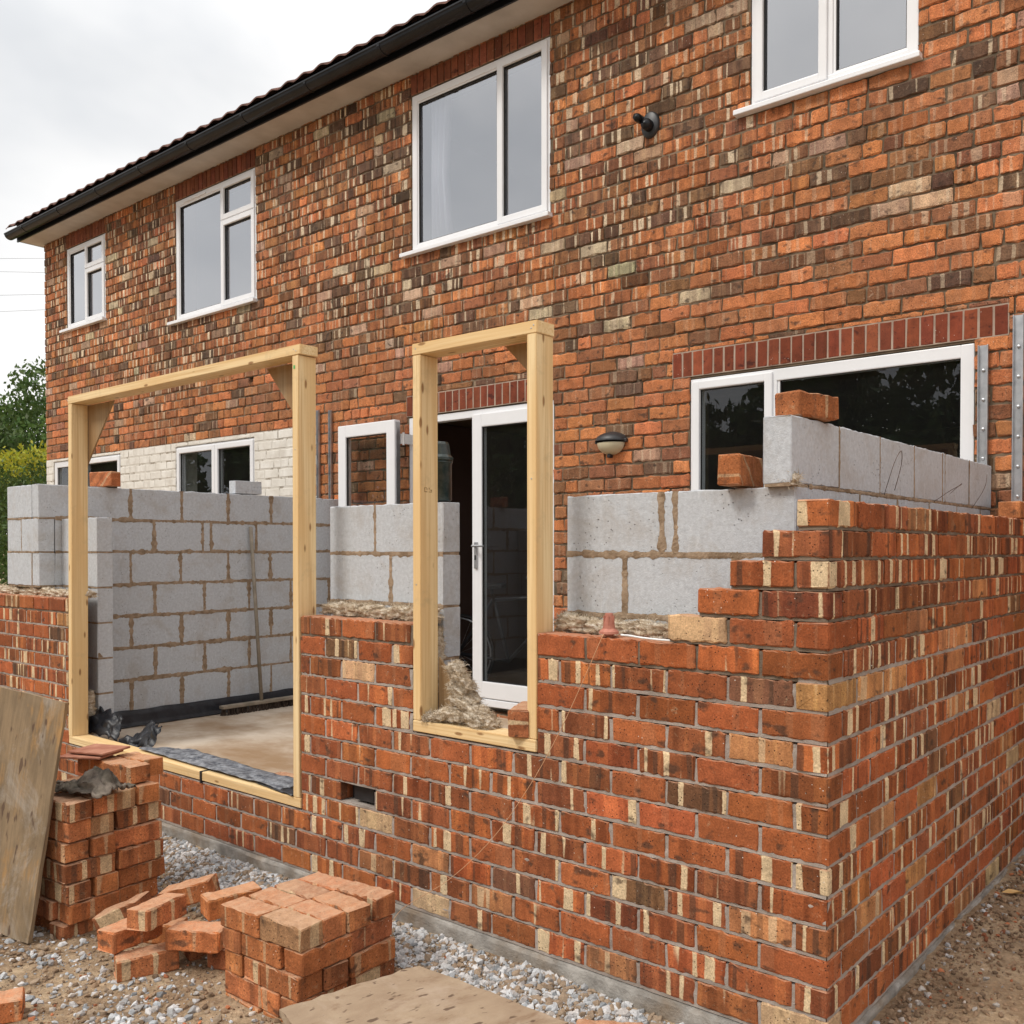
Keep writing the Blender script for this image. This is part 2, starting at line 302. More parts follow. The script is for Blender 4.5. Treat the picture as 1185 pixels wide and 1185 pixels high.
def ground_mat():
    m, t, n, l, b = mat('muddy_ground'); oc = objc(t)
    c = ramp(t, nz(t, oc, 2.2, 7, .7, .3), [(.30, (.17, .11, .065)), (.45, (.34, .23, .14)), (.60, (.54, .40, .26))])
    c = mixc(t, 1., c, ramp(t, nz(t, oc, 38, 6, .75), [(.3, .6), (.7, 1.3)]), 'MULTIPLY')
    c = mixc(t, mth(t, 'MULTIPLY', ramp(t, nz(t, oc, 70, 3, .6), [(.58, 0.), (.66, 1.)]), .5), c, (.46, .38, .30))
    l.new(c, b.inputs['Base Color']); b.inputs['Roughness'].default_value = .95; b.inputs['Specular IOR Level'].default_value = .15
    h = mth(t, 'ADD', mth(t, 'MULTIPLY', nz(t, oc, 26, 7, .75), 1.), mth(t, 'MULTIPLY', nz(t, oc, 110, 4, .7), .4)); bump(t, b, h, 1., .02); return m
M['ground'] = ground_mat()

# ------------------------------------------------------------------ masonry units
def unit_batch(mb, rects, depth, origin, ax, nrm, colfn, jit=.0012, cham=.004, ns=5, posj=.0015, bowl=0):
    """rects (a0,a1,z0,z1): one rounded unit each; face plane at origin, ax runs along the wall, nrm points out"""
    o = Vector(origin); ax = Vector(ax); nrm = Vector(nrm)
    for (a0, a1, z0, z1) in rects:
        Ln, H, D = a1-a0, z1-z0, depth; c = min(cham, H*.2, Ln*.2)
        ring = [(c, 0), (D-c, 0), (D, c), (D, H-c), (D-c, H), (c, H), (0, H-c), (0, c)]
        xs = [0, c]+[c+(Ln-2*c)*i/(ns-1) for i in range(1, ns-1)]+[Ln-c, Ln]
        out = (random.random()-.5)*2*posj; rnd = random.random(); ru = random.random()*50; col, bs = colfn((a0+a1)/2, (z0+z1)/2, Ln)
        tl = (random.random()-.5)*posj*.8
        vs = []; bc = []
        for i, x in enumerate(xs):
            e = i in (0, len(xs)-1)
            for (y, z) in ring:
                if e: y = min(max(y, c*.75), D-c*.75); z = min(max(z, c*.75), H-c*.75)
                jx, jy, jz = (random.gauss(0, jit) for _ in range(3))
                yy = y+(jy*.5 if y > .01 else jy*.22)-out; zz = z+jz+tl*(x/Ln-.5)*2
                p = o+ax*(a0+x+(jx if e else jx*.5))-nrm*yy; p.z = o.z+z0+zz
                vs.append(p); bc.append((x+y+ru, zz, rnd))
        fs = []; m = len(xs)
        for i in range(m-1):
            for k in range(8): fs.append((i*8+k, i*8+(k+1) % 8, (i+1)*8+(k+1) % 8, (i+1)*8+k))
        fs += [tuple(range(7, -1, -1)), tuple((m-1)*8+k for k in range(8))]
        mb.add(vs, fs, bc, [(col[0], col[1], col[2], bs)]*len(vs))
def jc(c, a=.12):
    k = 1+random.gauss(0, a); return tuple(max(.01, min(.9, x*k*(1+random.gauss(0, .04)))) for x in c)
def col_new(a=0, z=0, ln=.2):
    r = random.random()
    if r < .56: return jc((.325, .096, .033), .15), (1. if random.random() < .5 else .06)
    if r < .86: return jc((.255, .082, .033), .15), 1.
    if r < .89: return jc((.18, .085, .043), .15), 1.
    if r < .965: return jc((.39, .17, .07)), .6
    return jc((.50, .33, .19)), .4
def col_old(a=0, z=0, ln=.2):
    up = .5+.5*math.tanh((z-1.50+.22*math.sin(a*1.3))/.45); far = 1 if a < -4.8 else .8
    pn = mnoise.noise(Vector((a*.55, z*.9, 2.)))*.5+mnoise.noise(Vector((a*1.7, z*2.2, 5.)))*.3
    if z > 1.3 and a > -1.2: up *= .55
    u2 = max(0, min(1, up*(.62+.4*far)+pn*.7)); r = min(.999, max(0, random.random()+pn*.18)); k = 1-.10*u2
    def q(c, v): return tuple(x*k for x in jc(c, v))
    if r < .46-.20*u2: return q((.48, .175, .068), .15), .03+.85*u2*u2
    if r < .68-.14*u2: return q((.39, .150, .064), .15), .06+.9*u2*u2
    if r < .86-.06*u2: return q((.27, .118, .058), .2), .12+.9*u2*u2
    if r < .94: return q((.155, .086, .052), .22), .2+.8*u2
    if r < .975: return q((.44, .27, .18), .14), .4
    return q((.50, .38, .25), .12), .5

def courses(a_lo, a_hi, k0, k1, pitch, h, ztop, first_odd, first_even, sign, ln=.215, j=.01, jrand=.0):
    """running bond courses; returns rects. sign=-1 runs towards negative a from the start value"""
    out = []
    for k in range(k0, k1+1):
        z0 = ztop-pitch*k; s = first_odd if k % 2 else first_even; q = s
        while (q > a_lo if sign < 0 else q < a_hi):
            e = q+sign*(ln+(random.random()-.5)*jrand); lo, hi = min(q, e), max(q, e); lo = max(lo, a_lo); hi = min(hi, a_hi)
            if hi-lo > .02: out.append((lo, hi, z0, z0+h))
            q = e+sign*j
    return out
def cut(rects, holes, mw=.02, mh=.015):
    out = []
    for r in rects: out += [p for p in rectsub(r, holes) if p[1]-p[0] > mw and p[3]-p[2] > mh]
    return out

# ================================================================== SETTING: ground, floor
def gz(x, y):
    base = -1.688-.087*min(1, max(0, -y)/.38)+.02*max(0, min(1, -y-.9))
    if x > -.6: k_ = min(1, max(0, (x+.6)/.6)); base = base*(1-k_)+k_*(-1.660+.010*max(-.5, min(3.2, y))-.03*max(0, min(1, x-.1)))
    n_ = mnoise.noise(Vector((x*1.3, y*1.3, 0)))*.018+mnoise.noise(Vector((x*5, y*5, 3)))*.010+mnoise.noise(Vector((x*14, y*14, 7)))*.006
    return base+n_
gm = MB(); xs = np.arange(-9, 3.001, .035); ys = np.arange(-3.6, 3.6, .035)
nx, ny = len(xs), len(ys)
gm.v = [(x, y, gz(x, y)) for x in xs for y in ys]; gm.f = [(i*ny+j, (i+1)*ny+j, (i+1)*ny+j+1, i*ny+j+1) for i in range(nx-1) for j in range(ny-1)]
# outer skirt joined to the fine patch, reaching the horizon
edge = [(i, 0) for i in range(0, nx-1)]+[(nx-1, j) for j in range(0, ny-1)]+[(i, ny-1) for i in range(nx-1, 0, -1)]+[(0, j) for j in range(ny-1, 0, -1)]
prev = [i*ny+j for i, j in edge]; cx_, cy_ = -3, 0
for sc, zz in ((2.2, -1.8), (6, -1.85), (30, -1.9), (220, -2.2)):
    b0 = len(gm.v)
    for i, j in edge:
        x, y = xs[i]-cx_, ys[j]-cy_; gm.v.append((cx_+x*sc, cy_+y*sc*1.6, zz))
    cur = list(range(b0, b0+len(edge)))
    gm.f += [(prev[i], prev[(i+1) % len(edge)], cur[(i+1) % len(edge)], cur[i]) for i in range(len(edge))]; prev = cur
gm.bc = gm.v; gm.col = [(1, 1, 1, 1)]*len(gm.v)
g = gm.build('ground', M['ground'], smooth=True); tag(g, kind='structure')
fl = MB(); fx = np.arange(-5.45, -.28, .08); fy = np.arange(.1, 2.52, .08)
fl.v = [(x, y, -1.40+mnoise.noise(Vector((x*2, y*2, 0)))*.006) for x in fx for y in fy]; ny2 = len(fy)
fl.f = [(i*ny2+j, (i+1)*ny2+j, (i+1)*ny2+j+1, i*ny2+j+1) for i in range(len(fx)-1) for j in range(ny2-1)]
fl.bc = fl.v; fl.col = [(1, 1, 1, 1)]*len(fl.v)
tag(fl.build('floor_slab', M['concrete_floor'], smooth=True), kind='structure')

# ================================================================== HOUSE
HY = 2.5; HL, HR = -11.27, 3.2; HT = 3.60; HB = -1.45
OPEN = {'U1': (-1.583, -.585, 2.475, 3.44), 'U2': (-4.58, -3.142, 2.20, 3.44), 'U3': (-8.18, -6.73, 2.19, 3.43), 'U4': (-10.68, -9.70, 2.466, 3.43),
        'G1': (-2.0, -.287, -.15, .915), 'G2': (-4.625, -3.11, -1.38, .90), 'G3': (-8.2, -6.775, -.15, .905), 'G4': (-11.07, -9.38, -.05, .915)}
LINT = {'U1': (-1.583, -.585, 3.44, 3.598), 'U2': (-4.58, -3.142, 3.44, 3.598), 'U3': (-8.18, -6.73, 3.43, 3.598), 'U4': (-10.68, -9.70, 3.43, 3.598),
        'G1': (-2.126, -.122, .928, 1.09), 'G2': (-4.64, -3.15, .905, 1.07)}
house = empty('brick_house', ((HL+HR)/2, HY, -1.76)); tag(house, 'two storey brick house with white windows behind the half built extension', 'house')
house_inv = Matrix.Translation((-(HL+HR)/2, -HY, 1.76))
def hpart(mb, name, m, parent=None, smooth=False, **k):
    """build in world coordinates, then parent so it stays in place"""
    o = mb.build(name, m, None, smooth, **k); par = parent or house; o.parent = par
    o.matrix_parent_inverse = Matrix.Translation(-world_loc(par)); return o
def world_loc(o):
    if o.type == 'MESH' or o.parent: return Vector((0, 0, 0)) if o.parent else o.location.copy()
    return o.location.copy()
PW = (HL, -5.84, -1.45, .945)                   # painted zone
holes = list(OPEN.values())+list(LINT.values())+[(-6.86, -6.79, 1.425, 1.475)]
allr = courses(HL, HR, 0, 57, .0885, .0775, HT+.003, HL-.05, HL-.16, 1, .213, .012, .012)
# some headers among the stretchers
rr = []
for r in allr:
    if random.random() < .16 and r[1]-r[0] > .2: m_ = (r[0]+r[1])/2; rr += [(r[0], m_-.005, r[2], r[3]), (m_+.005, r[1], r[2], r[3])]
    else: rr.append(r)
paint = []; plain = []
for r in cut(rr, holes):
    (paint if (r[1] < PW[1]+.1 and r[3] < PW[3]+.03) else plain).append(r)
mb = MB(); unit_batch(mb, plain, .09, (0, HY, 0), (1, 0, 0), (0, -1, 0), col_old, .0030, .0065, 7, .0042)
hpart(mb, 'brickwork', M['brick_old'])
mb = MB(); unit_batch(mb, paint, .09, (0, HY, 0), (1, 0, 0), (0, -1, 0), lambda a, z, l_: ((.8, .8, .8), 0), .0012, .006, 6, .0013)
o = hpart(mb, 'painted_brickwork', M['brick_white']); o['label'] = 'cream white painted brickwork with dark cracks'
def sheet_boxes(mb, rect, hs, y0, y1):
    for (a0, a1, z0, z1) in rectsub(rect, hs): mb.box(a0, a1, y0, y1, z0, z1)
mb = MB(); sheet_boxes(mb, (HL+.004, HR, HB, HT), list(OPEN.values())+[PW]+[(-6.86, -6.79, 1.425, 1.475)], HY+.0095, HY+.24); hpart(mb, 'mortar', M['mortar_old'])
mb = MB(); sheet_boxes(mb, (PW[0]+.004, PW[1], PW[2], PW[3]), list(OPEN.values()), HY+.003, HY+.24); hpart(mb, 'painted_mortar', simple('painted_joint', (.28, .24, .19), (.62, .59, .53), 9, .9, .5, .003, .2, stops=(.36, .48)))
# gable end, back and inner shell
mb = MB(); mb.box(HL+.01, HL+.24, HY+.25, 8.8, HB, HT-.002); mb.box(HR-.24, HR-.01, HY+.25, 8.8, HB, HT-.002); mb.box(HL+.01, HR-.01, 8.81, 9.05, HB, HT-.002); hpart(mb, 'outer_wall', M['mortar_old'])
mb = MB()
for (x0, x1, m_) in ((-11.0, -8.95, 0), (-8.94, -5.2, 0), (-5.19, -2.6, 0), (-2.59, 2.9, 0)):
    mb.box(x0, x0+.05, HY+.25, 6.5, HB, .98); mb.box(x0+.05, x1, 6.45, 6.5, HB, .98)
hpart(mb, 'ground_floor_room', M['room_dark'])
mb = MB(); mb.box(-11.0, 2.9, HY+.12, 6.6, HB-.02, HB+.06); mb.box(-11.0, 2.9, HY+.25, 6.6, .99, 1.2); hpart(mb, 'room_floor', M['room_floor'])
mb = MB()
for (x0, x1) in ((-11.0, -8.95), (-8.94, -5.2), (-5.19, -2.4), (-2.39, 2.9)): mb.box(x0, x0+.05, HY+.25, 6.5, 1.21, 3.58); mb.box(x0+.05, x1, 6.45, 6.5, 1.21, 3.58)
mb.box(-11.0, 2.9, HY+.25, 6.5, 3.59, 3.64); hpart(mb, 'upstairs_room', M['room_pale'])
# lintels of soldier bricks
for k_, (a0, a1, z0, z1) in LINT.items():
    n_ = round((a1-a0)/.0745); w_ = (a1-a0)/n_; mb = MB()
    unit_batch(mb, [(a0+i*w_+.005, a0+(i+1)*w_-.005, z0+.004, z1-.006) for i in range(n_)], .09, (0, HY, 0), (1, 0, 0), (0, -1, 0),
               lambda a, z, l_: (jc((.20, .050, .024) if k_[0] == 'G' else (.19, .062, .032), .16), .2), .001, .003, 3, .001)
    lo_ = hpart(mb, 'lintel', M['brick_lintel'])
    lo_['label'] = {'U1': 'dark red soldier brick lintel over the upper right window', 'U2': 'dark red lintel over the middle upper window', 'U3': 'dark red lintel over the upper window near the left', 'U4': 'dark red lintel over the leftmost upper window', 'G1': 'dark red soldier brick lintel over the wide ground floor window', 'G2': 'dark red soldier brick lintel over the patio door'}[k_]
# joints between the lintel soldiers
pm_ = simple('pale_pointing', (.30, .22, .17), (.42, .33, .26), 8, .95, .5)
for k_ in ('G1', 'G2'):
    a0, a1, z0, z1 = LINT[k_]; mb = MB(); mb.box(a0, a1, HY+.002, HY+.009, z0, z1); hpart(mb, 'lintel_pointing', pm_)

def frame_rect(mb, a0, a1, z0, z1, w, y0, y1, bev=.006):
    mb.box(a0, a0+w, y0, y1, z0, z1, bev); mb.box(a1-w, a1, y0, y1, z0, z1, bev)
    mb.box(a0+w-.003, a1-w+.003, y0+.0006, y1-.0006, z0, z0+w, bev); mb.box(a0+w-.003, a1-w+.003, y0+.0006, y1-.0006, z1-w, z1, bev)
def window(key, label, muls, sashes, fixed, gm_, sill=True, y=HY+.012, fw=.055, vent=None):
    """muls: vertical mullions; sashes: opening lights (a0,a1,z0,z1); fixed: plain glazed rects"""
    a0, a1, z0, z1 = OPEN[key]; mb = MB(); frame_rect(mb, a0+.004, a1-.004, z0+.004, z1-.004, fw, y, y+.065)
    for (c0, c1, d0, d1) in muls: mb.box(c0, c1, y+.001, y+.064, d0, d1, .005)
    w = hpart(mb, 'window', M['upvc']); w['label'] = label
    for (c0, c1, d0, d1) in sashes:
        mb = MB(); frame_rect(mb, c0, c1, d0, d1, .052, y-.014, y+.045, .007); hpart(mb, 'sash', M['upvc'], w)
        mb = MB(); frame_rect(mb, c0+.05, c1-.05, d0+.05, d1-.05, .007, y+.004, y+.02, 0); hpart(mb, 'gasket', M['gasket'], w)
        mb = MB(); mb.box(c0+.051, c1-.051, y+.022, y+.028, d0+.051, d1-.051); hpart(mb, 'pane', gm_, w)
    for (c0, c1, d0, d1) in fixed:
        mb = MB(); frame_rect(mb, c0, c1, d0, d1, .016, y+.008, y+.03, .003); hpart(mb, 'glazing_bead', M['upvc'], w)
        mb = MB(); frame_rect(mb, c0+.014, c1-.014, d0+.014, d1-.014, .006, y+.012, y+.028, 0); hpart(mb, 'gasket', M['gasket'], w)
        mb = MB(); mb.box(c0+.002, c1-.002, y+.03, y+.036, d0+.002, d1-.002); hpart(mb, 'pane', gm_, w)
    if sill:
        mb = MB(); mb.box(a0-.09, a1+.02, HY-.045, y+.06, z0-.028, z0+.003, .005); hpart(mb, 'sill', M['upvc'], w)
    if vent:
        mb = MB(); mb.box(vent[0], vent[1], y-.012, y+.0, z1-.05, z1-.028, .003); hpart(mb, 'trickle_vent', M['upvc'], w)
    return w
a0, a1, z0, z1 = OPEN['U1']; f = .055
window('U1', 'upper right white casement window cut by the top of the photo', [(-1.13, -1.07, z0+f, z1-f)], [(a0+.03, -1.10, z0+.03, z1-.03)], [(-1.07, a1-f, z0+f, z1-f)], M['glass_up'])
a0, a1, z0, z1 = OPEN['U2']
w2 = window('U2', 'middle upper window with a white curtain behind its left pane', [(-3.65, -3.60, z0+f, z1-f)], [(-3.645, a1-.025, z0+.025, z1-.025)], [(a0+f, -3.65, z0+f, z1-f)], M['glass_up'])
a0, a1, z0, z1 = OPEN['U3']
window('U3', 'large upper window with one wide pane and a small top light', [(-7.33, -7.28, z0+f, z1-f), (-7.28, a1-f, 3.02, 3.07)], [(-7.325, a1-.025, z0+.025, 3.045), (-7.325, a1-.025, 3.05, z1-.025)], [(a0+f, -7.33, z0+f, z1-f)], M['glass_up'], vent=(-8.0, -7.6))
a0, a1, z0, z1 = OPEN['U4']
window('U4', 'leftmost small upper window with frosted glass', [(-10.2, -10.15, z0+f, z1-f), (-10.15, a1-f, 3.08, 3.13)], [(-10.195, a1-.025, z0+.025, 3.105), (-10.195, a1-.025, 3.11, z1-.025)], [(a0+f, -10.2, z0+f, z1-f)], M['glass_up'], vent=(-10.12, -9.8))
a0, a1, z0, z1 = OPEN['G1']
window('G1', 'wide ground floor window under the dark red lintel at right', [(-1.455, -1.405, z0+f, z1-f)], [(a0+.02, -1.43, z0+.02, z1-.02)], [(-1.405, a1-f, z0+f, z1-f)], M['glass'], sill=True, fw=.07)
a0, a1, z0, z1 = OPEN['G3']
window('G3', 'pair of white casements between cream painted brick piers', [(-7.475, -7.445, z0+f, z1-f)], [(a0+.02, -7.462, z0+.02, z1-.02), (-7.458, a1-.02, z0+.02, z1-.02)], [], M['glass'], fw=.07)
a0, a1, z0, z1 = OPEN['G4']
window('G4', 'low ground floor window at the far left end of the house', [(-10.33, -10.27, z0+f, z1-f), (-10.27, a1-f, .72-.4, .38)], [(-10.29, a1-.02, z0+.02, z1-.02)], [(a0+f, -10.33, z0+f, z1-f)], M['glass'], fw=.07)
# curtains behind upper windows
def curtain(par, x0, x1, z0, z1, y, label=None):
    mb = MB(); n_ = 40; vs = []
    for i in range(n_+1):
        t_ = i/n_
        for z_, w_ in ((z1, 1.), (z0+.5*(z1-z0), .85), (z0, 1.15)):
            vs.append((x0+(x1-x0)*t_*w_, y+.03*math.sin(t_*26)+.01*math.sin(t_*61+z_), z_))
    mb.add(vs, [(i*3+j, i*3+j+1, (i+1)*3+j+1, (i+1)*3+j) for i in range(n_) for j in range(2)]); o = hpart(mb, 'curtain', M['curtain'], par, True)
    m_ = o.modifiers.new('thick', 'SOLIDIFY'); m_.thickness = .002; return o
curtain(w2, -4.50, -4.30, 2.22, 3.42, HY+.15)
# patio door
dy = HY+.012; mb = MB(); a0, a1, z0, z1 = OPEN['G2']
mb.box(a0+.004, a0+.06, dy, dy+.07, z0+.1, z1-.004, .006); mb.box(a1-.06, a1-.004, dy, dy+.07, z0+.1, z1-.004, .006)
mb.box(a0+.058, a1-.058, dy+.001, dy+.069, z1-.06, z1-.004, .006); mb.box(a0+.004, a1-.004, dy-.02, dy+.08, z0+.05, z0+.105, .006)
door = hpart(mb, 'patio_door', M['upvc']); door['label'] = 'white glazed patio doors with the left leaf folded open against the wall'
def leaf(x0, x1, z0_, z1_, y, w=.1):
    mb = MB(); mb.box(x0, x0+w, y, y+.06, z0_, z1_, .008); mb.box(x1-w, x1, y, y+.06, z0_, z1_, .008)
    mb.box(x0+w-.003, x1-w+.003, y+.0006, y+.0594, z1_-w, z1_, .008); mb.box(x0+w-.003, x1-w+.003, y+.0006, y+.0594, z0_, z0_+w*1.25, .008); return mb
lf = hpart(leaf(-3.90, -3.15, -1.27, .86, dy-.02), 'door_leaf', M['upvc'], door); lf['label'] = 'closed right door leaf with a lever handle'
mb = MB(); mb.box(-3.801, -3.249, dy+.008, dy+.014, -1.146, .761); hpart(mb, 'pane', M['glass'], door)
mb = MB(); frame_rect(mb, -3.802, -3.248, -1.147, .762, .008, dy-.012, dy+.006, 0); hpart(mb, 'gasket', M['gasket'], door)
mb = MB(); mb.box(-3.868, -3.838, dy-.034, dy-.0205, -.30, -.10, .004); mb.tube([(-3.853, dy-.03, -.13), (-3.853, dy-.07, -.13), (-3.84, dy-.078, -.13), (-3.73, dy-.078, -.13)], .009, 8); hpart(mb, 'handle', M['steel'], door)
mb = MB(); mb.box(-3.860, -3.846, dy-.036, dy-.0345, -.235, -.20, 0); hpart(mb, 'keyhole', M['gasket'], door)
ly = HY-.16
ol = hpart(leaf(-5.31, -4.60, -1.27, .868, ly), 'door_leaf', M['upvc'], door); ol['label'] = 'open left door leaf standing against the brick wall'
mb = MB(); mb.box(-5.211, -4.699, ly+.03, ly+.036, -1.146, .769); hpart(mb, 'pane', M['glass'], door)
mb = MB(); frame_rect(mb, -5.212, -4.698, -1.147, .770, .008, ly+.012, ly+.028, 0); hpart(mb, 'gasket', M['gasket'], door)
mb = MB(); mb.box(-4.598, -4.590, ly+.01, ly+.05, -1.2, .85, .002); hpart(mb, 'edge_trim', M['steel'], door)
for zh in (.72, -.2, -1.1):
    mb = MB(); mb.tube([(-4.58, ly+.075, zh-.05), (-4.58, ly+.075, zh+.05)], .009, 10); mb.box(-4.61, -4.585, ly+.0605, ly+.067, zh-.04, zh+.04); mb.box(-4.584, -4.576, ly+.075, dy-.0005, zh-.04, zh+.04, .002); hpart(mb, 'hinge', M['white_plastic'], door)
# roof: soffit, fascia, gutter, tiles
mb = MB(); mb.box(HL-.12, HR, 2.262, HY+.1, 3.605, 3.625); hpart(mb, 'soffit', M['soffit'])
mb = MB(); mb.box(HL-.14, HR, 2.244, 2.261, 3.596, 3.80, .002); mb.box(HL-.14, HL-.122, 2.262, 9.2, 3.606, 3.80, .002); hpart(mb, 'fascia', M['black_plastic'])
gt = MB(); prof = [(2.236+0*t_, 0) for t_ in range(0)]
def gutter_sec(n=14, r=.062):
    return [(2.178-r*math.cos(math.pi*k/n), 3.672-r*math.sin(math.pi*k/n)) for k in range(n+1)]
sec = gutter_sec(); sec = [(sec[0][0]-.004, 3.678), (sec[0][0]-.004, 3.668)]+sec[1:-1]+[(2.240, 3.69)]
vs = [(x, y, z) for x in (HL-.17, HR) for (y, z) in sec]; k_ = len(sec)
gt.add(vs, [(i, i+1, k_+i+1, k_+i) for i in range(k_-1)]); gt.add([(HL-.17, y, z) for y, z in sec], [tuple(range(k_))])
go = hpart(gt, 'gutter', M['black_plastic'], smooth=False); sm_ = go.modifiers.new('thick', 'SOLIDIFY'); sm_.thickness = .003
for x in np.arange(HL+.3, HR, .92):
    mb = MB(); s2 = gutter_sec(10, .066); vs = [(xx, y, z) for xx in (x, x+.028) for y, z in s2]; mb.add(vs, [(i, i+1, 11+i+1, 11+i) for i in range(10)])
    bo = hpart(mb, 'gutter_bracket', M['black_plastic']); bm_ = bo.modifiers.new('thick', 'SOLIDIFY'); bm_.thickness = .004
mb = MB(); PT = .225; xs_ = []; x = HL-.16
prof = [(0, 0), (.03, .003), (.06, .012), (.09, .021), (.12, .024), (.15, .018), (.18, .008), (.205, .0), (.2249, 0)]
for c in range(14):
    y0 = 2.13+c*.33*math.cos(math.radians(33)); zc = 3.735+c*.33*math.sin(math.radians(33)); y1 = y0+.35*math.cos(math.radians(33)); z1_ = zc+.35*math.sin(math.radians(33))-.028
    vs = []; fs = []; X = []
    n_t = int((HR-x)/PT)
    for t_ in range(n_t):
        dz = (random.random()-.5)*.006
        for (px, pz) in prof: X.append((x+t_*PT+px, pz+dz))
    for (px, pz) in X: vs += [(px, y0, zc+pz-.014), (px, y0, zc+pz), (px, y1, z1_+pz)]
    for i in range(len(X)-1): fs += [(3*i, 3*i+3, 3*i+4, 3*i+1), (3*i+1, 3*i+4, 3*i+5, 3*i+2)]
    mb.add(vs, fs)
hpart(mb, 'roof_tiles', M['roof_tile'], recalc=False)
mb = MB(); rz = 3.70+3.3*math.tan(math.radians(33)); mb.add([(HL-.1, 2.3, 3.72), (HR, 2.3, 3.72), (HR, 5.75, rz), (HL-.1, 5.75, rz), (HL-.1, 9.3, 3.70), (HR, 9.3, 3.70)], [(0, 1, 2, 3), (3, 2, 5, 4), (0, 3, 4)]); hpart(mb, 'roof_slope', M['roof_tile'])

# wall lamp and sensor light (hang on the wall: things of their own)
lamp = empty('wall_lamp', (-2.594, HY, .565)); lamp.scale = (1, 1, 1); tag(lamp, 'oval bulkhead wall lamp, black hood over a cream lens, beside the timber window frame', 'lamp')
def lpart(mb, name, m, par, smooth=True): o = mb.build(name, m, par, smooth); return o
mb = MB(); vs = []
def half_ellipsoid(mb, rx, ry, rz, up, y0=0., n=20, m=8, c=(0, 0, 0)):
    vs = []; fs = []
    for i in range(m+1):
        ph = math.pi/2*i/m
        for k in range(n+1):
            th = math.pi*k/n; X_ = rx*math.cos(th)*math.cos(ph); Z_ = rz*math.sin(th)*math.cos(ph)*up; vs.append((c[0]+X_, c[1]-ry*math.sin(ph)+y0, c[2]+Z_))
    for i in range(m):
        for k in range(n): fs.append((i*(n+1)+k, i*(n+1)+k+1, (i+1)*(n+1)+k+1, (i+1)*(n+1)+k))
    mb.add(vs, fs)
half_ellipsoid(mb, .122, .105, .062, 1, -.005, c=(0, 0, 0)); mb.box(-.128, .128, -.03, -.002, -.012, .012, .004); lpart(mb, 'hood', M['lamp_black'], lamp)
mb = MB(); half_ellipsoid(mb, .104, .088, .080, -1, -.01, c=(0, 0, -.012)); lpart(mb, 'lens', M['lens'], lamp)
mb = MB(); mb.lathe([(.001, -.012), (.098, -.012), (.098, -.002), (.001, -.002)], (0, 0, 0), 30, 'Y'); o = lpart(mb, 'backplate', M['lamp_black'], lamp, False); o.scale = (1, 1, .66)
mb = MB(); mb.box(-.012, .012, -.05, -.012, -.112, -.088, .005); lpart(mb, 'sensor', M['lamp_black'], lamp)
sen = empty('security_sensor', (-2.29, HY, 2.575)); sen.scale = (.95, .8, .95); tag(sen, 'black round movement sensor on the brickwork between the upper windows', 'sensor')
mb = MB(); mb.lathe([(.001, -.03), (.062, -.03), (.07, -.02), (.072, -.001)], (0, 0, 0), 28, 'Y'); o = lpart(mb, 'backplate', M['lamp_black'], sen); o.scale = (1, 1, 1.25)
mb = MB(); mb.lathe([(.001, -.11), (.03, -.10), (.04, -.07), (.038, -.03)], (0, 0, -.012), 20, 'Y'); lpart(mb, 'body', M['black_plastic'], sen)
mb = MB(); mb.lathe([(.001, -.05), (.022, -.045), (.028, -.02), (.028, .03), (.02, .035), (.001, .035)], (-.045, -.10, .03), 18, 'Y'); lpart(mb, 'head', M['black_plastic'], sen)

# steel wall starters on the house wall
def starter(x, z0, z1, label, w=.05):
    mb = MB(); y = HY-.006; o = Vector((0, 0, 0))
    mb.box(-w/2, w/2, -.004, -.001, 0, z1-z0); mb.box(-w/2, -w/2+.004, -.022, -.0045, 0, z1-z0, .001); mb.box(w/2-.004, w/2, -.022, -.0045, 0, z1-z0, .001)
    e = empty('wall_starter', (x, HY-.007, z0)); tag(e, label, 'steel channel', 'steel wall starter channels fixed to the house'); mb.build('channel', M['steel'], e)
    for z in np.arange(.06, z1-z0-.03, .15): mb = MB(); mb.lathe([(.001, -.012), (.008, -.010), (.009, -.0045)], (0, 0, z), 8, 'Y'); mb.build('bolt', M['steel'], e)
    return e
starter(-.24, -.2, .888, 'short steel channel between the wide window and the right edge'); starter(-.073, -.1, 1.017, 'tall steel channel at the extreme right of the house wall')
starter(-5.768, -.9, 1.062, 'steel channel next to the door frame post, left of a pair', .03); starter(-5.598, -.9, 1.047, 'steel channel nearest the open door leaf, right of a pair', .03)

# ================================================================== EXTENSION outer brick wall
CP = .09; BH = .0785
WIN = (-1.78, -1.115, -.897, 9); DOR = (-4.905, -2.54, -1.347, 9); AIR = (-2.255, -2.035, -1.262, -1.178)
XL = -7.6
def shr(rs): return [(a+random.uniform(0, .0018) if a > .001 or a < -.001 else a, b-(random.uniform(0, .0018) if b < -.001 or b > .001 else 0), c+random.uniform(-.0008, .0008), d+random.uniform(-.001, .0008)) for a, b, c, d in rs]
fr = []
for k in range(1, 19):
    z0 = -CP*k; lo = {1: -.1025, 2: -.215, 3: -.3275, 4: -.44, 5: -.5525}.get(k, XL)
    if k % 2: spans = [(-.1025, 0)]; s = -.1125
    else: spans = []; s = 0.
    q = s
    while q > lo+.03: spans.append((max(q-.215, lo), q)); q -= .225
    if k % 2: spans = spans[1:]                          # the corner header belongs to the side wall stretcher
    fr += [(a, b, z0, z0+BH) for a, b in spans]
fr = cut(fr, [WIN, DOR, AIR], .015)
fr = [r for r in fr if not (r[2] > -.46 and r[1] < -.6)]
mb = MB(); unit_batch(mb, shr(fr), .1025, (0, 0, 0), (1, 0, 0), (0, -1, 0), col_new, .0020, .004, 13, .0015)
sd_ = []
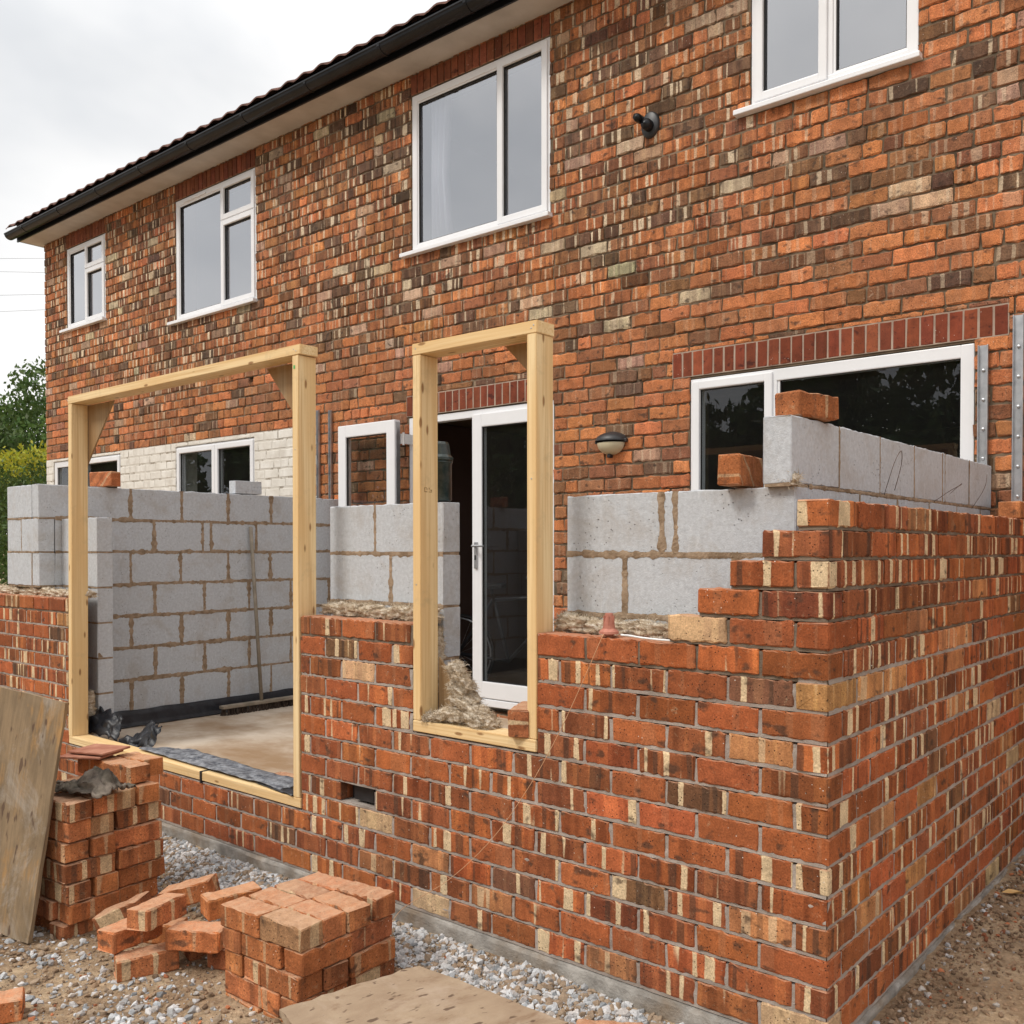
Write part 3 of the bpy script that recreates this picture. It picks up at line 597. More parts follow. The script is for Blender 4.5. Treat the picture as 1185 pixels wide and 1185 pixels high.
for k in range(1, 19):
    z0 = -CP*k; q = 0. if k % 2 else .1125
    while q < 2.47: sd_.append((q, min(q+.215, 2.49), z0, z0+BH)); q += .225
unit_batch(mb, shr(sd_), .1025, (0, 0, 0), (0, 1, 0), (1, 0, 0), col_new, .0020, .004, 11, .0015)
wall = empty('brick_wall', (0, 0, -1.76)); tag(wall, 'new red multi brick outer wall of the extension, stepped down at its corner', 'brick wall')
def wpart(mb, name, m, par, smooth=False):
    o = mb.build(name, m, None, smooth); o.parent = par; o.matrix_parent_inverse = Matrix.Translation(-par.location); return o
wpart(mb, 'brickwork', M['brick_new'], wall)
def mortar_patch(mb, rects, yface, y1, ax='X'):
    """one strip per course with a wavy surface just behind the brick face"""
    for (a0, a1, z0, z1) in rects:
        n_ = max(2, int((a1-a0)/.04)); m_ = max(1, int(round((z1-z0)/.0225))); vs = []; fs = []
        for i in range(n_+1):
            for j in range(m_+1):
                a = a0+(a1-a0)*i/n_; z = z0+(z1-z0)*j/m_; d = yface+random.gauss(0, .0009)
                vs.append((a, d, z) if ax == 'X' else (-d, a, z))
        for i in range(n_):
            for j in range(m_): q = i*(m_+1)+j; fs.append((q, q+m_+1, q+m_+2, q+1))
        mb.add(vs, fs)
        if ax == 'X': mb.box(a0, a1, yface+.006, y1, z0, z1)
        else: mb.box(-y1, -yface-.006, a0, a1, z0, z1)
mb = MB(); mort = []
for k in range(1, 19):
    lo = {1: -.1025, 2: -.215, 3: -.3275, 4: -.44, 5: -.5525}.get(k, XL); z0 = -CP*k
    mort += [(lo+.004, -.006, z0-.010, z0+BH-.006)]
mort = [p for r in mort for p in rectsub(r, [(WIN[0]-.004, WIN[1]+.004, WIN[2]-.006, 9), (DOR[0]-.004, DOR[1]+.004, DOR[2]-.006, 9), (AIR[0]-.01, AIR[1]+.01, AIR[2], AIR[3])])]
mortar_patch(mb, [r for r in mort if r[2] <= -.56], .0036, .098)
mortar_patch(mb, [(.006, 2.49, -CP*k-.012, -CP*k+BH-.006) for k in range(6, 19)], .0036, .098, 'Y')
wpart(mb, 'mortar', M['mortar_new'], wall)
mb = MB(); mortar_patch(mb, [r for r in mort if r[2] > -.56], .0065, .098); mortar_patch(mb, [(.006, 2.49, -CP*k-.010, -CP*k+BH-.006) for k in range(1, 6)], .0065, .098, 'Y')
wpart(mb, 'fresh_mortar', M['mortar_wet'], wall)
mb = MB()
for (ax_, ln_) in (('X', 7.6), ('Y', 2.5)):
    n_ = int(ln_/.03); vs = []
    for i in range(n_+1):
        a = ln_*i/n_
        for j, z in enumerate((-2.0, -1.80, -1.76, -1.73, -1.70, -1.67, -1.645, -1.634, -1.631)):
            w_ = .010+mnoise.noise(Vector((a*3, z*8, 1)))*.008+mnoise.noise(Vector((a*17, z*20, 5)))*.004
            if j == 7: w_ = min(w_, .006)
            if j == 8: w_ = -.05
            if (a*1000) % 450 < 20 and ax_ == 'Y': w_ -= .006
            vs.append((-a, -w_, z) if ax_ == 'X' else (w_, a-.01, z))
    mb.add(vs, [(i*9+j, (i+1)*9+j, (i+1)*9+j+1, i*9+j+1) for i in range(n_) for j in range(8)])
wpart(mb, 'footing', M['footing'], wall)
mb = MB(); mb.box(AIR[0]+.0, AIR[1]-.0, .07, .09, AIR[2], AIR[3]); mb.box(AIR[0]+.06, AIR[1]-.03, .03, .069, AIR[2]+.012, AIR[3]-.012, .003)
wpart(mb, 'air_vent', M['lamp_black'], wall)

# ================================================================== block inner walls
def col_block(a, z, l_): return (.5, .5, .5), 0
def smear(mb, p0, p1, w, face, proud, vertical, ax, yk):
    """irregular squeezed mortar strip along a joint; ax 'X' => face plane y=yk looking -Y, 'Y' => plane x=yk looking +X/-X (proud sign)"""
    ln_ = (Vector(p1)-Vector(p0)).length; n_ = max(3, int(ln_/.009)); vs = []; fs = []
    for i in range(n_+1):
        t_ = i/n_; hw = w*(.42+.22*random.random()+.5*max(0, mnoise.noise(Vector((t_*ln_*9+p0[0]*7+p0[1]*3, yk, w*50))))+.75*max(0, mnoise.noise(Vector((t_*ln_*31+p0[0]*5, yk+p0[1]*9, w*70)))))
        off = (mnoise.noise(Vector((t_*ln_*7, yk*5, p0[1]*4)))*.004)
        for s_ in (-1, -.45, .45, 1):
            d = (proud*(1 if abs(s_) < .8 else -.1)*(.5+random.random()))-(.0012 if abs(s_) < .8 and hw < w*.6 else 0)
            a = p0[0]+(p1[0]-p0[0])*t_; z = p0[1]+(p1[1]-p0[1])*t_
            if vertical: a += s_*hw+off
            else: z += s_*hw+off
            vs.append((a, yk-d, z) if ax == 'X' else (yk+d*face, a, z))
    for i in range(n_):
        for j in range(3): q = i*4+j; fs.append((q, q+4, q+5, q+1))
    mb.add(vs, fs)
def block_leaf(blocks, mortar, rows, ax, yk, face, thick, wj=.0065):
    """rows: list of (z0,z1,[joint positions incl. both ends]); units 10 mm apart"""
    for ri, (z0, z1, js) in enumerate(rows):
        rects = []
        for i in range(len(js)-1):
            a, b = js[i]+(.005 if i else 0), js[i+1]-(.005 if i < len(js)-2 else 0); rects.append((a, b, z0+.005, z1-.005))
        if ax == 'X': unit_batch(blocks, rects, thick, (0, yk, 0), (1, 0, 0), (0, -face, 0), col_block, .0014, .0035, 14, .0022)
        else: unit_batch(blocks, rects, thick, (yk, 0, 0), (0, 1, 0), (face, 0, 0), col_block, .0014, .0035, 14, .0022)
        for a in js[1:-1]: smear(mortar, (a, z0+.004), (a, z1-.004), wj, face, .0018, True, ax, yk)
        if ri < len(rows)-1:
            lo = max(js[0], rows[ri+1][2][0]); hi = min(js[-1], rows[ri+1][2][-1]); smear(mortar, (lo, z0), (hi, z0), wj*.9, face, .0016, False, ax, yk)
        e = .006
        if ax == 'X': mortar.box(js[0]+.003, js[-1]-.003, yk+(.004 if face > 0 else -thick+.004), yk+(thick-.004 if face > 0 else -.004), z0-.006, z1-.008)
        else:
            x0_, x1_ = (yk-thick+.004, yk-.004) if face > 0 else (yk+.004, yk+thick-.004)
            mortar.box(x0_, x1_, js[0]+.003, js[-1]-.003, z0-.006, z1-.008)
BT = [.275, .05, -.175, -.40, -.625, -.85, -1.075, -1.30]
# right L shaped wall
bw = empty('block_wall', (-.25, .2, -1.4)); tag(bw, 'grey block inner wall behind the stepped brick corner at right', 'block wall')
B = MB(); Q = MB()
frow = [[-1.136, -.708, -.648, -.2], [-1.136, -.865, -.415, -.2], [-1.136, -.90, -.45, -.2], [-1.136, -.68, -.2], [-1.136, -.90, -.45, -.2], [-1.136, -.68, -.2]]
block_leaf(B, Q, [(BT[i+2], BT[i+1], frow[i]) for i in range(6)], 'X', .2, 1, .1, .019)
srow = [[.17, .551, .937, 1.325, 1.70, 1.732, 2.11, 2.492], [.301, .74, 1.13, 1.52, 1.91, 2.30, 2.492]]
block_leaf(B, Q, [(BT[i+1], BT[i], srow[i % 2]) for i in range(7)], 'Y', -.2, 1, .1, .011)
wpart(B, 'blocks', M['block'], bw); wpart(Q, 'mortar', M['mortar_block'], bw)
# pier between the door opening and the small window
bw2 = empty('block_wall', (-2.2, .2, -1.4)); tag(bw2, 'short grey block pier between the wide door frame and the narrow window frame', 'block wall')
B = MB(); Q = MB(); block_leaf(B, Q, [(BT[i+2], BT[i+1], [[-2.583, -2.254, -1.81], [-2.583, -2.149, -1.81]][i % 2]) for i in range(6)], 'X', .2, 1, .1, .019)
wpart(B, 'blocks', M['block'], bw2); wpart(Q, 'mortar', M['mortar_block'], bw2)
# far side wall and its front return
bw3 = empty('block_wall', (-5.5, .2, -1.4)); tag(bw3, 'long grey block side wall across the far end of the extension', 'block wall')
B = MB(); Q = MB()
r0 = [.06, .667, 1.043, 1.415, 1.794, 2.15, 2.49]; r1 = [.162, .46, .836, 1.209, 1.272, 1.662, 2.05, 2.49]; r3 = [.162, .46, .836, 1.216, 1.593, 1.971, 2.35, 2.49]; r2 = [.162, .28, .661, 1.035, 1.415, 1.786, 2.15, 2.49]
block_leaf(B, Q, [(BT[i+1], BT[i], [r0, r1, r2, r3, r2, r3, r2][i]) for i in range(7)], 'Y', -5.45, 1, .1, .022)
block_leaf(B, Q, [(BT[1], BT[0], [-5.95, -5.56]), (BT[2], BT[1], [-5.95, -5.72, -5.455]), (BT[3], BT[2], [-5.95, -5.56, -5.455])], 'X', .06, 1, .1, .010)
block_leaf(B, Q, [(BT[i+1], BT[i], [[-5.445, -5.40, -4.95], [-5.445, -5.12, -4.95], [-5.445, -5.2, -4.95]][i % 3]) for i in range(1, 7)], 'X', .2, 1, .1, .010)
wpart(B, 'blocks', M['block'], bw3); wpart(Q, 'mortar', M['mortar_block'], bw3)
# black damp proof membrane along the far wall foot
mb = MB(); n_ = 90; vs = []; prof = [(0, -1.290), (.006, -1.33), (.014, -1.37), (.022, -1.395), (.07, -1.397)]
for i in range(n_+1):
    y = .18+2.3*i/n_; w_ = mnoise.noise(Vector((y*6, 0, 0)))*.012; w2_ = mnoise.noise(Vector((y*17, 4, 0)))*.005
    for j, (d, z) in enumerate(prof): vs.append((-5.444+d+abs(w_+w2_)*(.3+.3*j), y, z+(w_ if j == 0 else 0)+(.003 if j == 4 else 0)))
mb.add(vs, [(i*5+j, (i+1)*5+j, (i+1)*5+j+1, i*5+j+1) for i in range(n_) for j in range(4)])
o = mb.build('damp_membrane', M['membrane'], smooth=True); o.modifiers.new('t', 'SOLIDIFY').thickness = .002
tag(o, 'black plastic damp membrane strip along the foot of the far block wall', 'membrane')

# ================================================================== timber frames
def beam(mb, p0, p1, w, d, up=(0, 1, 0)):
    """rectangular timber from p0 to p1, w across, d along 'up'"""
    p0 = Vector(p0); p1 = Vector(p1); ax = (p1-p0); Ln = ax.length; ax.normalize(); up = Vector(up); side = ax.cross(up).normalized()
    bm = bmesh.new(); bmesh.ops.create_cube(bm, size=1); 
    for v in bm.verts: v.co = Vector((v.co.x*Ln, v.co.y*w, v.co.z*d))
    bmesh.ops.bevel(bm, geom=bm.edges[:], offset=.0025, segments=2, affect='EDGES'); bm.verts.index_update(); c = (p0+p1)/2; ro = random.random()*20
    mb.add([c+ax*v.co.x+side*v.co.y+up*v.co.z for v in bm.verts], [[v.index for v in f.verts] for f in bm.faces], [(v.co.x+ro, v.co.y+ro, v.co.z+ro*.7) for v in bm.verts]); bm.free(); return mb
def tri_prism(mb, pts, y0, y1):
    vs = [(x, y, z) for y in (y0, y1) for x, z in pts]; mb.add(vs, [(0, 1, 2), (3, 5, 4), (0, 3, 4, 1), (1, 4, 5, 2), (2, 5, 3, 0)], [(p[2], p[0], p[1]) for p in vs])
D_ = .097; YC = .0485-.001
tf = empty('timber_door_frame', (-3.72, .05, -1.345)); tag(tf, 'wide pale pine door frame standing in the brick opening at left', 'timber frame')
def tpart(mb, name, m=None, par=None): return wpart(mb, name, M[m or 'pine'], par)
tpart(beam(MB(), (-4.880, YC, -1.301), (-4.845, YC, .725), .046, D_), 'post', par=tf); tpart(beam(MB(), (-2.576, YC, -1.300), (-2.566, YC, .729), .046, D_), 'post', par=tf)
tpart(beam(MB(), (-4.872, YC+.001, .7495), (-2.530, YC+.001, .7545), .046, D_+.002), 'header', par=tf)
tpart(beam(MB(), (-4.90, YC, -1.3235), (-3.395, YC, -1.3235), .045, D_), 'sill', par=tf); tpart(beam(MB(), (-3.385, YC, -1.3235), (-2.542, YC, -1.3235), .045, D_), 'sill', par=tf)
mb = MB(); tri_prism(mb, [(-4.838, .725), (-4.50, .726), (-4.852, .36)], .0985, .108); tpart(mb, 'gusset', 'ply', tf)
mb = MB(); tri_prism(mb, [(-2.592, .728), (-2.94, .727), (-2.598, .36)], .0985, .108); tpart(mb, 'gusset', 'ply', tf)
wf = empty('timber_window_frame', (-1.45, .05, -.897)); tag(wf, 'narrow pale pine window frame standing on the brick sill in the middle', 'timber frame')
tpart(beam(MB(), (-1.756, YC, -.850), (-1.753, YC, .626), .046, D_), 'post', par=wf); tpart(beam(MB(), (-1.139, YC, -.850), (-1.139, YC, .626), .046, D_), 'post', par=wf)
tpart(beam(MB(), (-1.780, YC+.001, .6505), (-1.112, YC+.001, .6495), .046, D_+.002), 'header', par=wf); tpart(beam(MB(), (-1.778, YC-.001, -.8735), (-1.117, YC-.001, -.8735), .045, D_+.003), 'sill', par=wf)
mb = MB(); tri_prism(mb, [(-1.163, .626), (-1.36, .626), (-1.163, .44)], .0985, .108); tpart(mb, 'gusset', 'ply', wf)
mb = MB(); tri_prism(mb, [(-1.733, -.850), (-1.733, -.60), (-1.50, -.850)], .0985, .108); tpart(mb, 'gusset', 'ply', wf)
for par, pts in ((tf, [(-4.882, .752), (-4.872, .745), (-2.578, .757), (-2.560, .748), (-2.57, .30), (-4.874, .2)]), (wf, [(-1.758, .652), (-1.140, .645), (-1.128, .655), (-1.139, .1), (-1.757, -.3)])):
    for (x, z) in pts: mb = MB(); mb.lathe([(.0005, -.0022), (.0032, -.0018), (.0034, -.0005)], (x, 0, z), 8, 'Y'); wpart(mb, 'screw_head', M['steel'], par)
mb = MB(); mb.box(-2.578, -2.566, -.0028, -.0022, .668, .684); wpart(mb, 'paint_mark', simple('green_paint_mark', (.12, .40, .12), (.16, .5, .16), 30, .8, 0), tf)
# faint timber grade stamps (glyph strokes) on the reveals
def stamp(par, x, y, z, s, rows):
    mb = MB()
    for (a0, a1, b0, b1) in rows: mb.box(x, x+.0008, y+a0*s, y+a1*s, z+b0*s, z+b1*s)
    wpart(mb, 'grade_stamp', simple('stamp_ink', (.22, .12, .05), (.35, .21, .09), 90, .9, 0), par)
box_ = [(0, .9, 0, .16), (1.3, 2.2, 0, .16), (0, .16, .2, 1), (.3, .7, .85, 1), (1.3, 1.5, .6, 1), (2.0, 2.2, .2, .6), (1.5, 2.0, .42, .56), (.7, .86, .4, .9)]
stamp(tf, -4.8372, .025, .175, .022, box_); stamp(wf, -1.7316, .02, .075, .019, box_)

# ================================================================== loose bricks
def brick_mesh(i):
    mb = MB(); unit_batch(mb, [(-.1075, .1075, 0, .08)], .1025, (0, -.05125, 0), (1, 0, 0), (0, -1, 0), (lambda a, z, l_: col_loose()), .0019, .005, 9, 0)
    o = mb.build('brick', M['brick_loose']); return o
def col_loose():
    r = random.random()
    if r < .58: return jc((.45, .155, .058), .14), .45
    if r < .86: return jc((.34, .120, .050), .14), .8
    return jc((.42, .22, .11), .12), .5
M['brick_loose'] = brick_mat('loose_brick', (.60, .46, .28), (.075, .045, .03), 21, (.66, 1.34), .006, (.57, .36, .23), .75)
protos = [brick_mesh(i) for i in range(14)]; used = [False]*14
def place_brick(loc, rot, label, group, v=None, flip=False):
    v = random.randrange(14) if v is None else v
    if not used[v]: o = protos[v]; used[v] = True
    else: o = protos[v].copy(); COL.objects.link(o)
    rx, ry, rz = rot
    if random.random() < .5: rz += math.pi
    o.location = loc; o.rotation_euler = (rx, ry, rz); tag(o, label, 'brick', group); return o
ORD = ['bottom', 'second', 'third', 'fourth', 'fifth', 'sixth', 'seventh', 'eighth']
def stack(origin, ang, tilings, cell, ch, name, group, jitter=.005):
    """tilings top->bottom lists of (i,j,'X'|'Y') on a 4x4 grid; local x right, y away from the viewer"""
    n_ = len(tilings); ca, sa = math.cos(ang), math.sin(ang)
    for c, til in enumerate(tilings):
        z = origin[2]+(n_-1-c)*ch
        for (i, j, d) in til:
            lx, ly_ = ((i+1)*cell, (j+.5)*cell) if d == 'X' else ((i+.5)*cell, (j+1)*cell)
            lx += random.gauss(0, jitter); ly_ += random.gauss(0, jitter)
            lvl = 'top course' if c == 0 else ('bottom course' if c == n_-1 else ORD[c]+' course down'); i2 = i+(2 if d == 'X' else 1)-1; j2 = j+(1 if d == 'X' else 2)-1
            fr_, rg, lf_, bk_ = j == 0, i2 == 3, i == 0, j2 == 3; o4 = ['first', 'second', 'third', 'fourth']
            if c == 0 and len(til) == 8 and all(q[2] == 'X' for q in til): where = '%s row, %s half' % (['front', 'second', 'third', 'rear'][j], 'left' if i == 0 else 'right')
            elif fr_ and rg: where = 'at the near corner'
            elif fr_ and lf_: where = 'at the left front corner'
            elif bk_ and rg: where = 'at the far right corner'
            elif bk_ and lf_: where = 'at the hidden rear corner'
            elif fr_: where = 'front face, %s from the left' % o4[i]
            elif rg: where = 'right face, %s from the near corner' % o4[j]
            elif bk_: where = 'rear face, %s from the left' % o4[i]
            elif lf_: where = 'left face, %s from the front' % o4[j]
            else: where = 'buried in the middle, %s row' % o4[j]
            place_brick((origin[0]+lx*ca-ly_*sa, origin[1]+lx*sa+ly_*ca, z), (0, 0, ang+(0 if d == 'X' else math.pi/2)+random.gauss(0, .035)),
                        '%s brick, %s, %s' % (name, lvl, where), group)
T_X = [(i, j, 'X') for j in range(4) for i in (0, 2)]
T_2 = [(0, 0, 'Y'), (1, 0, 'X'), (3, 0, 'Y'), (3, 2, 'Y'), (0, 2, 'Y'), (1, 1, 'X'), (1, 2, 'X'), (1, 3, 'X')]
T_3 = [(0, 0, 'Y'), (1, 0, 'Y'), (2, 0, 'X'), (2, 1, 'X'), (3, 2, 'Y'), (0, 2, 'Y'), (1, 2, 'Y'), (2, 2, 'Y')]
T_4 = [(0, 0, 'X'), (2, 0, 'Y'), (3, 0, 'Y'), (3, 2, 'Y'), (0, 1, 'X'), (0, 2, 'Y'), (1, 2, 'Y'), (2, 2, 'Y')]
T_5 = [(0, 0, 'X'), (2, 0, 'X'), (2, 1, 'X'), (0, 1, 'X'), (3, 2, 'Y'), (0, 2, 'Y'), (1, 2, 'Y'), (2, 2, 'Y')]
def offs(ox, oy, ang, dx, dy): return ox+dx*math.cos(ang)-dy*math.sin(ang), oy+dx*math.sin(ang)+dy*math.cos(ang)
# short stack in front
a2 = math.radians(2.5); A2 = (-1.561, -.705); ox, oy = offs(A2[0], A2[1], a2, -.43, 0)
stack((ox, oy, -1.437-.083*6+.003), a2, [T_X, T_2, T_3, T_4, T_5, T_2], .1075, .083, 'short stack', 'bricks in the short stack')
# tall stack behind the leaning board
a1_ = math.radians(5.5); A1 = (-2.93, -.862); ox, oy = offs(A1[0], A1[1], a1_, -.43, 0)
stack((ox, oy, -1.205-.085*7+.003), a1_, [T_X if 0 else [(0, 0, 'Y'), (1, 0, 'Y'), (2, 0, 'X'), (2, 1, 'X'), (2, 2, 'X'), (0, 2, 'Y'), (1, 2, 'Y'), (2, 3, 'X')], T_5, T_3, T_2, T_3, T_2, T_4], .1075, .085, 'tall stack', 'bricks in the tall stack', .008)
for i, (dx, dy, r_, lb) in enumerate([(.27, .36, .03, 'right end'), (.05, .37, -.04, 'left end'), (.20, .47, .02, 'rear')]):
    x_, y_ = offs(ox, oy, a1_, dx, dy); place_brick((x_, y_, -1.202), (0, 0, a1_+r_), 'loose brick laid on top of the tall stack behind the cloth, %s' % lb, 'bricks on top of the tall stack')
# tumbled pile between the stacks
PILE = [((-2.40, -.80, -1.775), (0, 0, 1.25), 'lowest brick at the front of the tumbled pile'), ((-2.16, -.56, -1.775), (0, 0, .3), 'ground brick at the right of the tumbled pile'),
        ((-2.66, -.62, -1.775), (0, 0, .5), 'ground brick at the rear of the tumbled pile'), ((-2.44, -.58, -1.775), (0, 0, 2.9), 'ground brick under the middle of the tumbled pile'),
        ((-2.52, -.80, -1.692), (0, .0, 1.75), 'end-on brick in the second layer of the tumbled pile'), ((-2.27, -.66, -1.692), (0, 0, .55), 'banded brick lying across the front of the tumbled pile'),
        ((-2.42, -.745, -1.607), (.05, -.06, 1.95), 'pinkish end-on brick topping the tumbled pile'), ((-2.60, -.50, -1.640), (.02, -.25, .65), 'brick propped behind the top of the tumbled pile'),
        ((-2.30, -.50, -1.607), (.0, .03, 1.35), 'dusty brick at the right top of the tumbled pile, touching the short stack'), ((-2.74, -.70, -1.70), (.1, -.42, .55), 'brick tilted against the tall stack at the left of the pile')]
for l_, r_, lb in PILE: place_brick(l_, r_, lb, 'tumbled bricks between the stacks')
place_brick((-2.45, -1.33, -1.775), (0, 0, 1.1), 'pale pink broken brick on the mud at the bottom left corner', None)
place_brick((-.64, -.20, -1.758), (0, 0, .55), 'single brick half out of frame at the bottom by the wall foot', None)
# bricks standing on the walls
place_brick((-.455, .23, .104), (math.pi/2, 0, 1.70), 'brick standing end-on on the block wall in front of the wide window', None, 1)
place_brick((-.235, .36, .277), (0, 0, 1.35), 'banded brick laid on the highest block course at right', None, 5)
place_brick((-.055, 2.36, -.005), (0, 0, 1.57), 'rough orange brick on the wall top where it meets the house, extreme right', None, 7)
place_brick((-5.50, .48, .329), (math.pi/2, 0, .25), 'single brick on top of the far block wall at left', None, 9)
place_brick((-1.27, .055, -.797), (math.pi/2, 0, 2.05), 'brick standing in the timber window opening beside the insulation', None, 11)
for x_, lb in ((-3.03, 'left'), (-2.80, 'right')): place_brick((x_, .26, -1.398), (0, 0, .05), 'brick on the concrete floor just inside the door frame, %s one of two' % lb, 'bricks inside the door frame')
place_brick((-5.63, 2.36, -.02), (0, 0, .02), 'brick stub by the steel channels behind the door frame post', None)
mb = MB(); unit_batch(mb, [(-.11, .11, 0, .10)], .1, (0, -.05, 0), (1, 0, 0), (0, -1, 0), col_block, .0007, .0025, 6, 0)
o = mb.build('cut_block', M['block']); o.location = (-5.50, 1.60, .277); o.rotation_euler = (0, 0, 1.5); tag(o, 'small grey cut block on the far block wall by the casements', 'block')
# wall support for the brick stub
mb = MB(); mb.box(-5.85, -5.62, 2.42, 2.497, -.20, -.03, .003)

# ================================================================== boards
def slab_quad(mb, P, th, sub=10, warp=.004):
    """P: four corners BL, BR, TR, TL; thickness th backwards"""
    P = [Vector(p) for p in P]; nrm = (P[1]-P[0]).cross(P[3]-P[0]).normalized(); n_ = sub; vs = []; bc = []
    for s_ in (0, 1):
        for i in range(n_+1):
            for j in range(n_+1):
                u, v = i/n_, j/n_; p = P[0]*(1-u)*(1-v)+P[1]*u*(1-v)+P[2]*u*v+P[3]*(1-u)*v
                edge_ = (i in (0, n_)) or (j in (0, n_))
                w_ = mnoise.noise(Vector((u*2.2, v*2.2, 1)))*warp; jt = Vector((random.gauss(0, .0015), random.gauss(0, .0015), random.gauss(0, .0015))) if edge_ else Vector()
                vs.append(p+nrm*(w_-s_*th)+jt); bc.append((u*.8, v*1.0, s_*.1))
    m = n_+1; fs = []
    for s_ in (0, 1):
        for i in range(n_):
            for j in range(n_): q = s_*m*m+i*m+j; fs.append((q, q+m, q+m+1, q+1) if s_ == 0 else (q, q+1, q+m+1, q+m))
    bd = [(i, 0) for i in range(n_)]+[(n_, j) for j in range(n_)]+[(i, n_) for i in range(n_, 0, -1)]+[(0, j) for j in range(n_, 0, -1)]
    for k in range(len(bd)):
        a, b = bd[k], bd[(k+1) % len(bd)]; qa, qb = a[0]*m+a[1], b[0]*m+b[1]; fs.append((qa, qa+m*m, qb+m*m, qb))
    mb.add(vs, fs, bc)
BR = Vector((-3.0, -.985, -1.765)); TR = Vector((-2.965, -.845, -.795)); TL = TR+.80*Vector((-.96, -.24, .10)); BL = BR+.80*Vector((-.98, -.17, .03))
mb = MB(); slab_quad(mb, [BL, BR, TR, TL], .015); o = mb.build('plywood_board', M['lean_board']); tag(o, 'mud stained plywood board leaning on the tall brick stack at left', 'board')
mb = MB(); zb = -1.585; Pm = [(-1.435, -.895, zb), (-.60, -.86, zb-.01), (-.66, -.365, zb-.01), (-1.345, -.405, zb)]
Pm = [(-1.41, -.885, zb), (-.78, -1.05, zb), (-.655, -.385, zb-.004), (-1.30, -.405, zb)]
slab_quad(mb, Pm, .022, 14, .006); o = mb.build('mortar_board', M['mortar_board']); tag(o, 'square mortar stained spot board lying flat in front of the wall', 'board')
for (x_, y_, r_) in ((-1.20, -.60, .3), (-.88, -.62, .2), (-1.02, -.86, 1.2)):
    for zz in (0, .0815): place_brick((x_, y_, -1.775+zz), (0, 0, r_), '%s brick of the %s prop under the mortar board' % (['lower', 'upper'][zz > 0], {-1.20: 'left', -.88: 'right', -1.02: 'front'}[x_]), 'bricks under the mortar board')

# ================================================================== insulation
def wool(name, label, cells, seed, strands=500, group=None, cat='insulation', loc=None):
    """cells: list of (center, half sizes, rotation z/y) lumps"""
    mb = MB(); rd = random.Random(seed)
    for (c, h, rot) in cells:
        R = Euler(rot).to_matrix(); n_ = [max(3, int(2*x/.010)) for x in h]; n_ = [min(40, x) for x in n_]
        bm = bmesh.new(); bmesh.ops.create_cube(bm, size=2); bmesh.ops.subdivide_edges(bm, edges=bm.edges[:], cuts=14, use_grid_fill=True)
        for v in bm.verts:
            p = v.co.copy(); rr_ = max(abs(p.x), abs(p.y), abs(p.z)); s_ = p.normalized(); q = p.lerp(s_*1.15, .35); w_ = Vector((q.x*h[0], q.y*h[1], q.z*h[2]))
            k1 = mnoise.noise(w_*22+Vector((seed, 0, 0))); k2 = mnoise.noise(w_*70+Vector((0, seed, 0))); k3 = mnoise.noise(Vector((w_.x*15, w_.y*15, w_.z*90+seed)))
            w_ += s_*(k1*.010+k2*.010+k3*.012); v.co = R @ w_+Vector(c)
        bm.verts.index_update(); mb.add([v.co.copy() for v in bm.verts], [[v.index for v in f.verts] for f in bm.faces])
        vsx = [v.co.copy() for v in bm.verts]; nn = [v.normal.copy() for v in bm.verts]; bm.free()
        for _ in range(int(strands*5/len(cells))):
            i = rd.randrange(len(vsx)); p = vsx[i]; d = (nn[i]+Vector((rd.gauss(0, 1), rd.gauss(0, 1), rd.gauss(0, .6)))).normalized(); ln = rd.uniform(.008, .026); sd2 = d.orthogonal().normalized()*.0008
            m1 = p+d*ln*.5+Vector((rd.gauss(0, .004), rd.gauss(0, .004), rd.gauss(0, .003))); e = m1+d*ln*.4+Vector((rd.gauss(0, .006), rd.gauss(0, .006), -.003))
            mb.add([p-sd2, p+sd2, m1+sd2, m1-sd2, e], [(0, 1, 2, 3), (3, 2, 4)])
    o = mb.build(name, M['wool'], smooth=True); tag(o, label, cat, group); return o
def run(x0, x1, y, z, hx, hz, seed, tall=0):
    rd = random.Random(seed); out = []; x = x0
    while x < x1-.02: out.append(((x+hx*.8, y+rd.uniform(-.004, .004), z+rd.uniform(-.006, .006)), (hx, .040, hz*rd.uniform(.8, 1.2)), (rd.gauss(0, .08), rd.gauss(0, .05), rd.gauss(0, .1)))); x += hx*1.55
    return out
wool('insulation_batt', 'beige mineral wool in the cavity behind the small plastic cone', run(-1.115, -.60, .150, -.436, .075, .026, 1), 3, 900, 'mineral wool in the wall cavity')
wool('insulation_batt', 'beige mineral wool in the cavity between the two timber frames', run(-2.52, -1.90, .150, -.436, .075, .026, 2), 5, 1200, 'mineral wool in the wall cavity')
wool('insulation_batt', 'beige mineral wool in the cavity top left of the wide door frame', run(-6.4, -4.94, .118, -.440, .09, .022, 4), 8, 900, 'mineral wool in the wall cavity')
wool('insulation_batt', 'brown wool strip standing behind the left post of the wide door frame', [((-4.985, .16, -1.19), (.022, .03, .13), (0, 0, 0))], 11, 200)
wool('insulation_batt', 'brown wool strip at the block edge inside the narrow window frame', [((-1.80, .155, -.62), (.014, .03, .13), (0, 0, 0))], 12, 160)
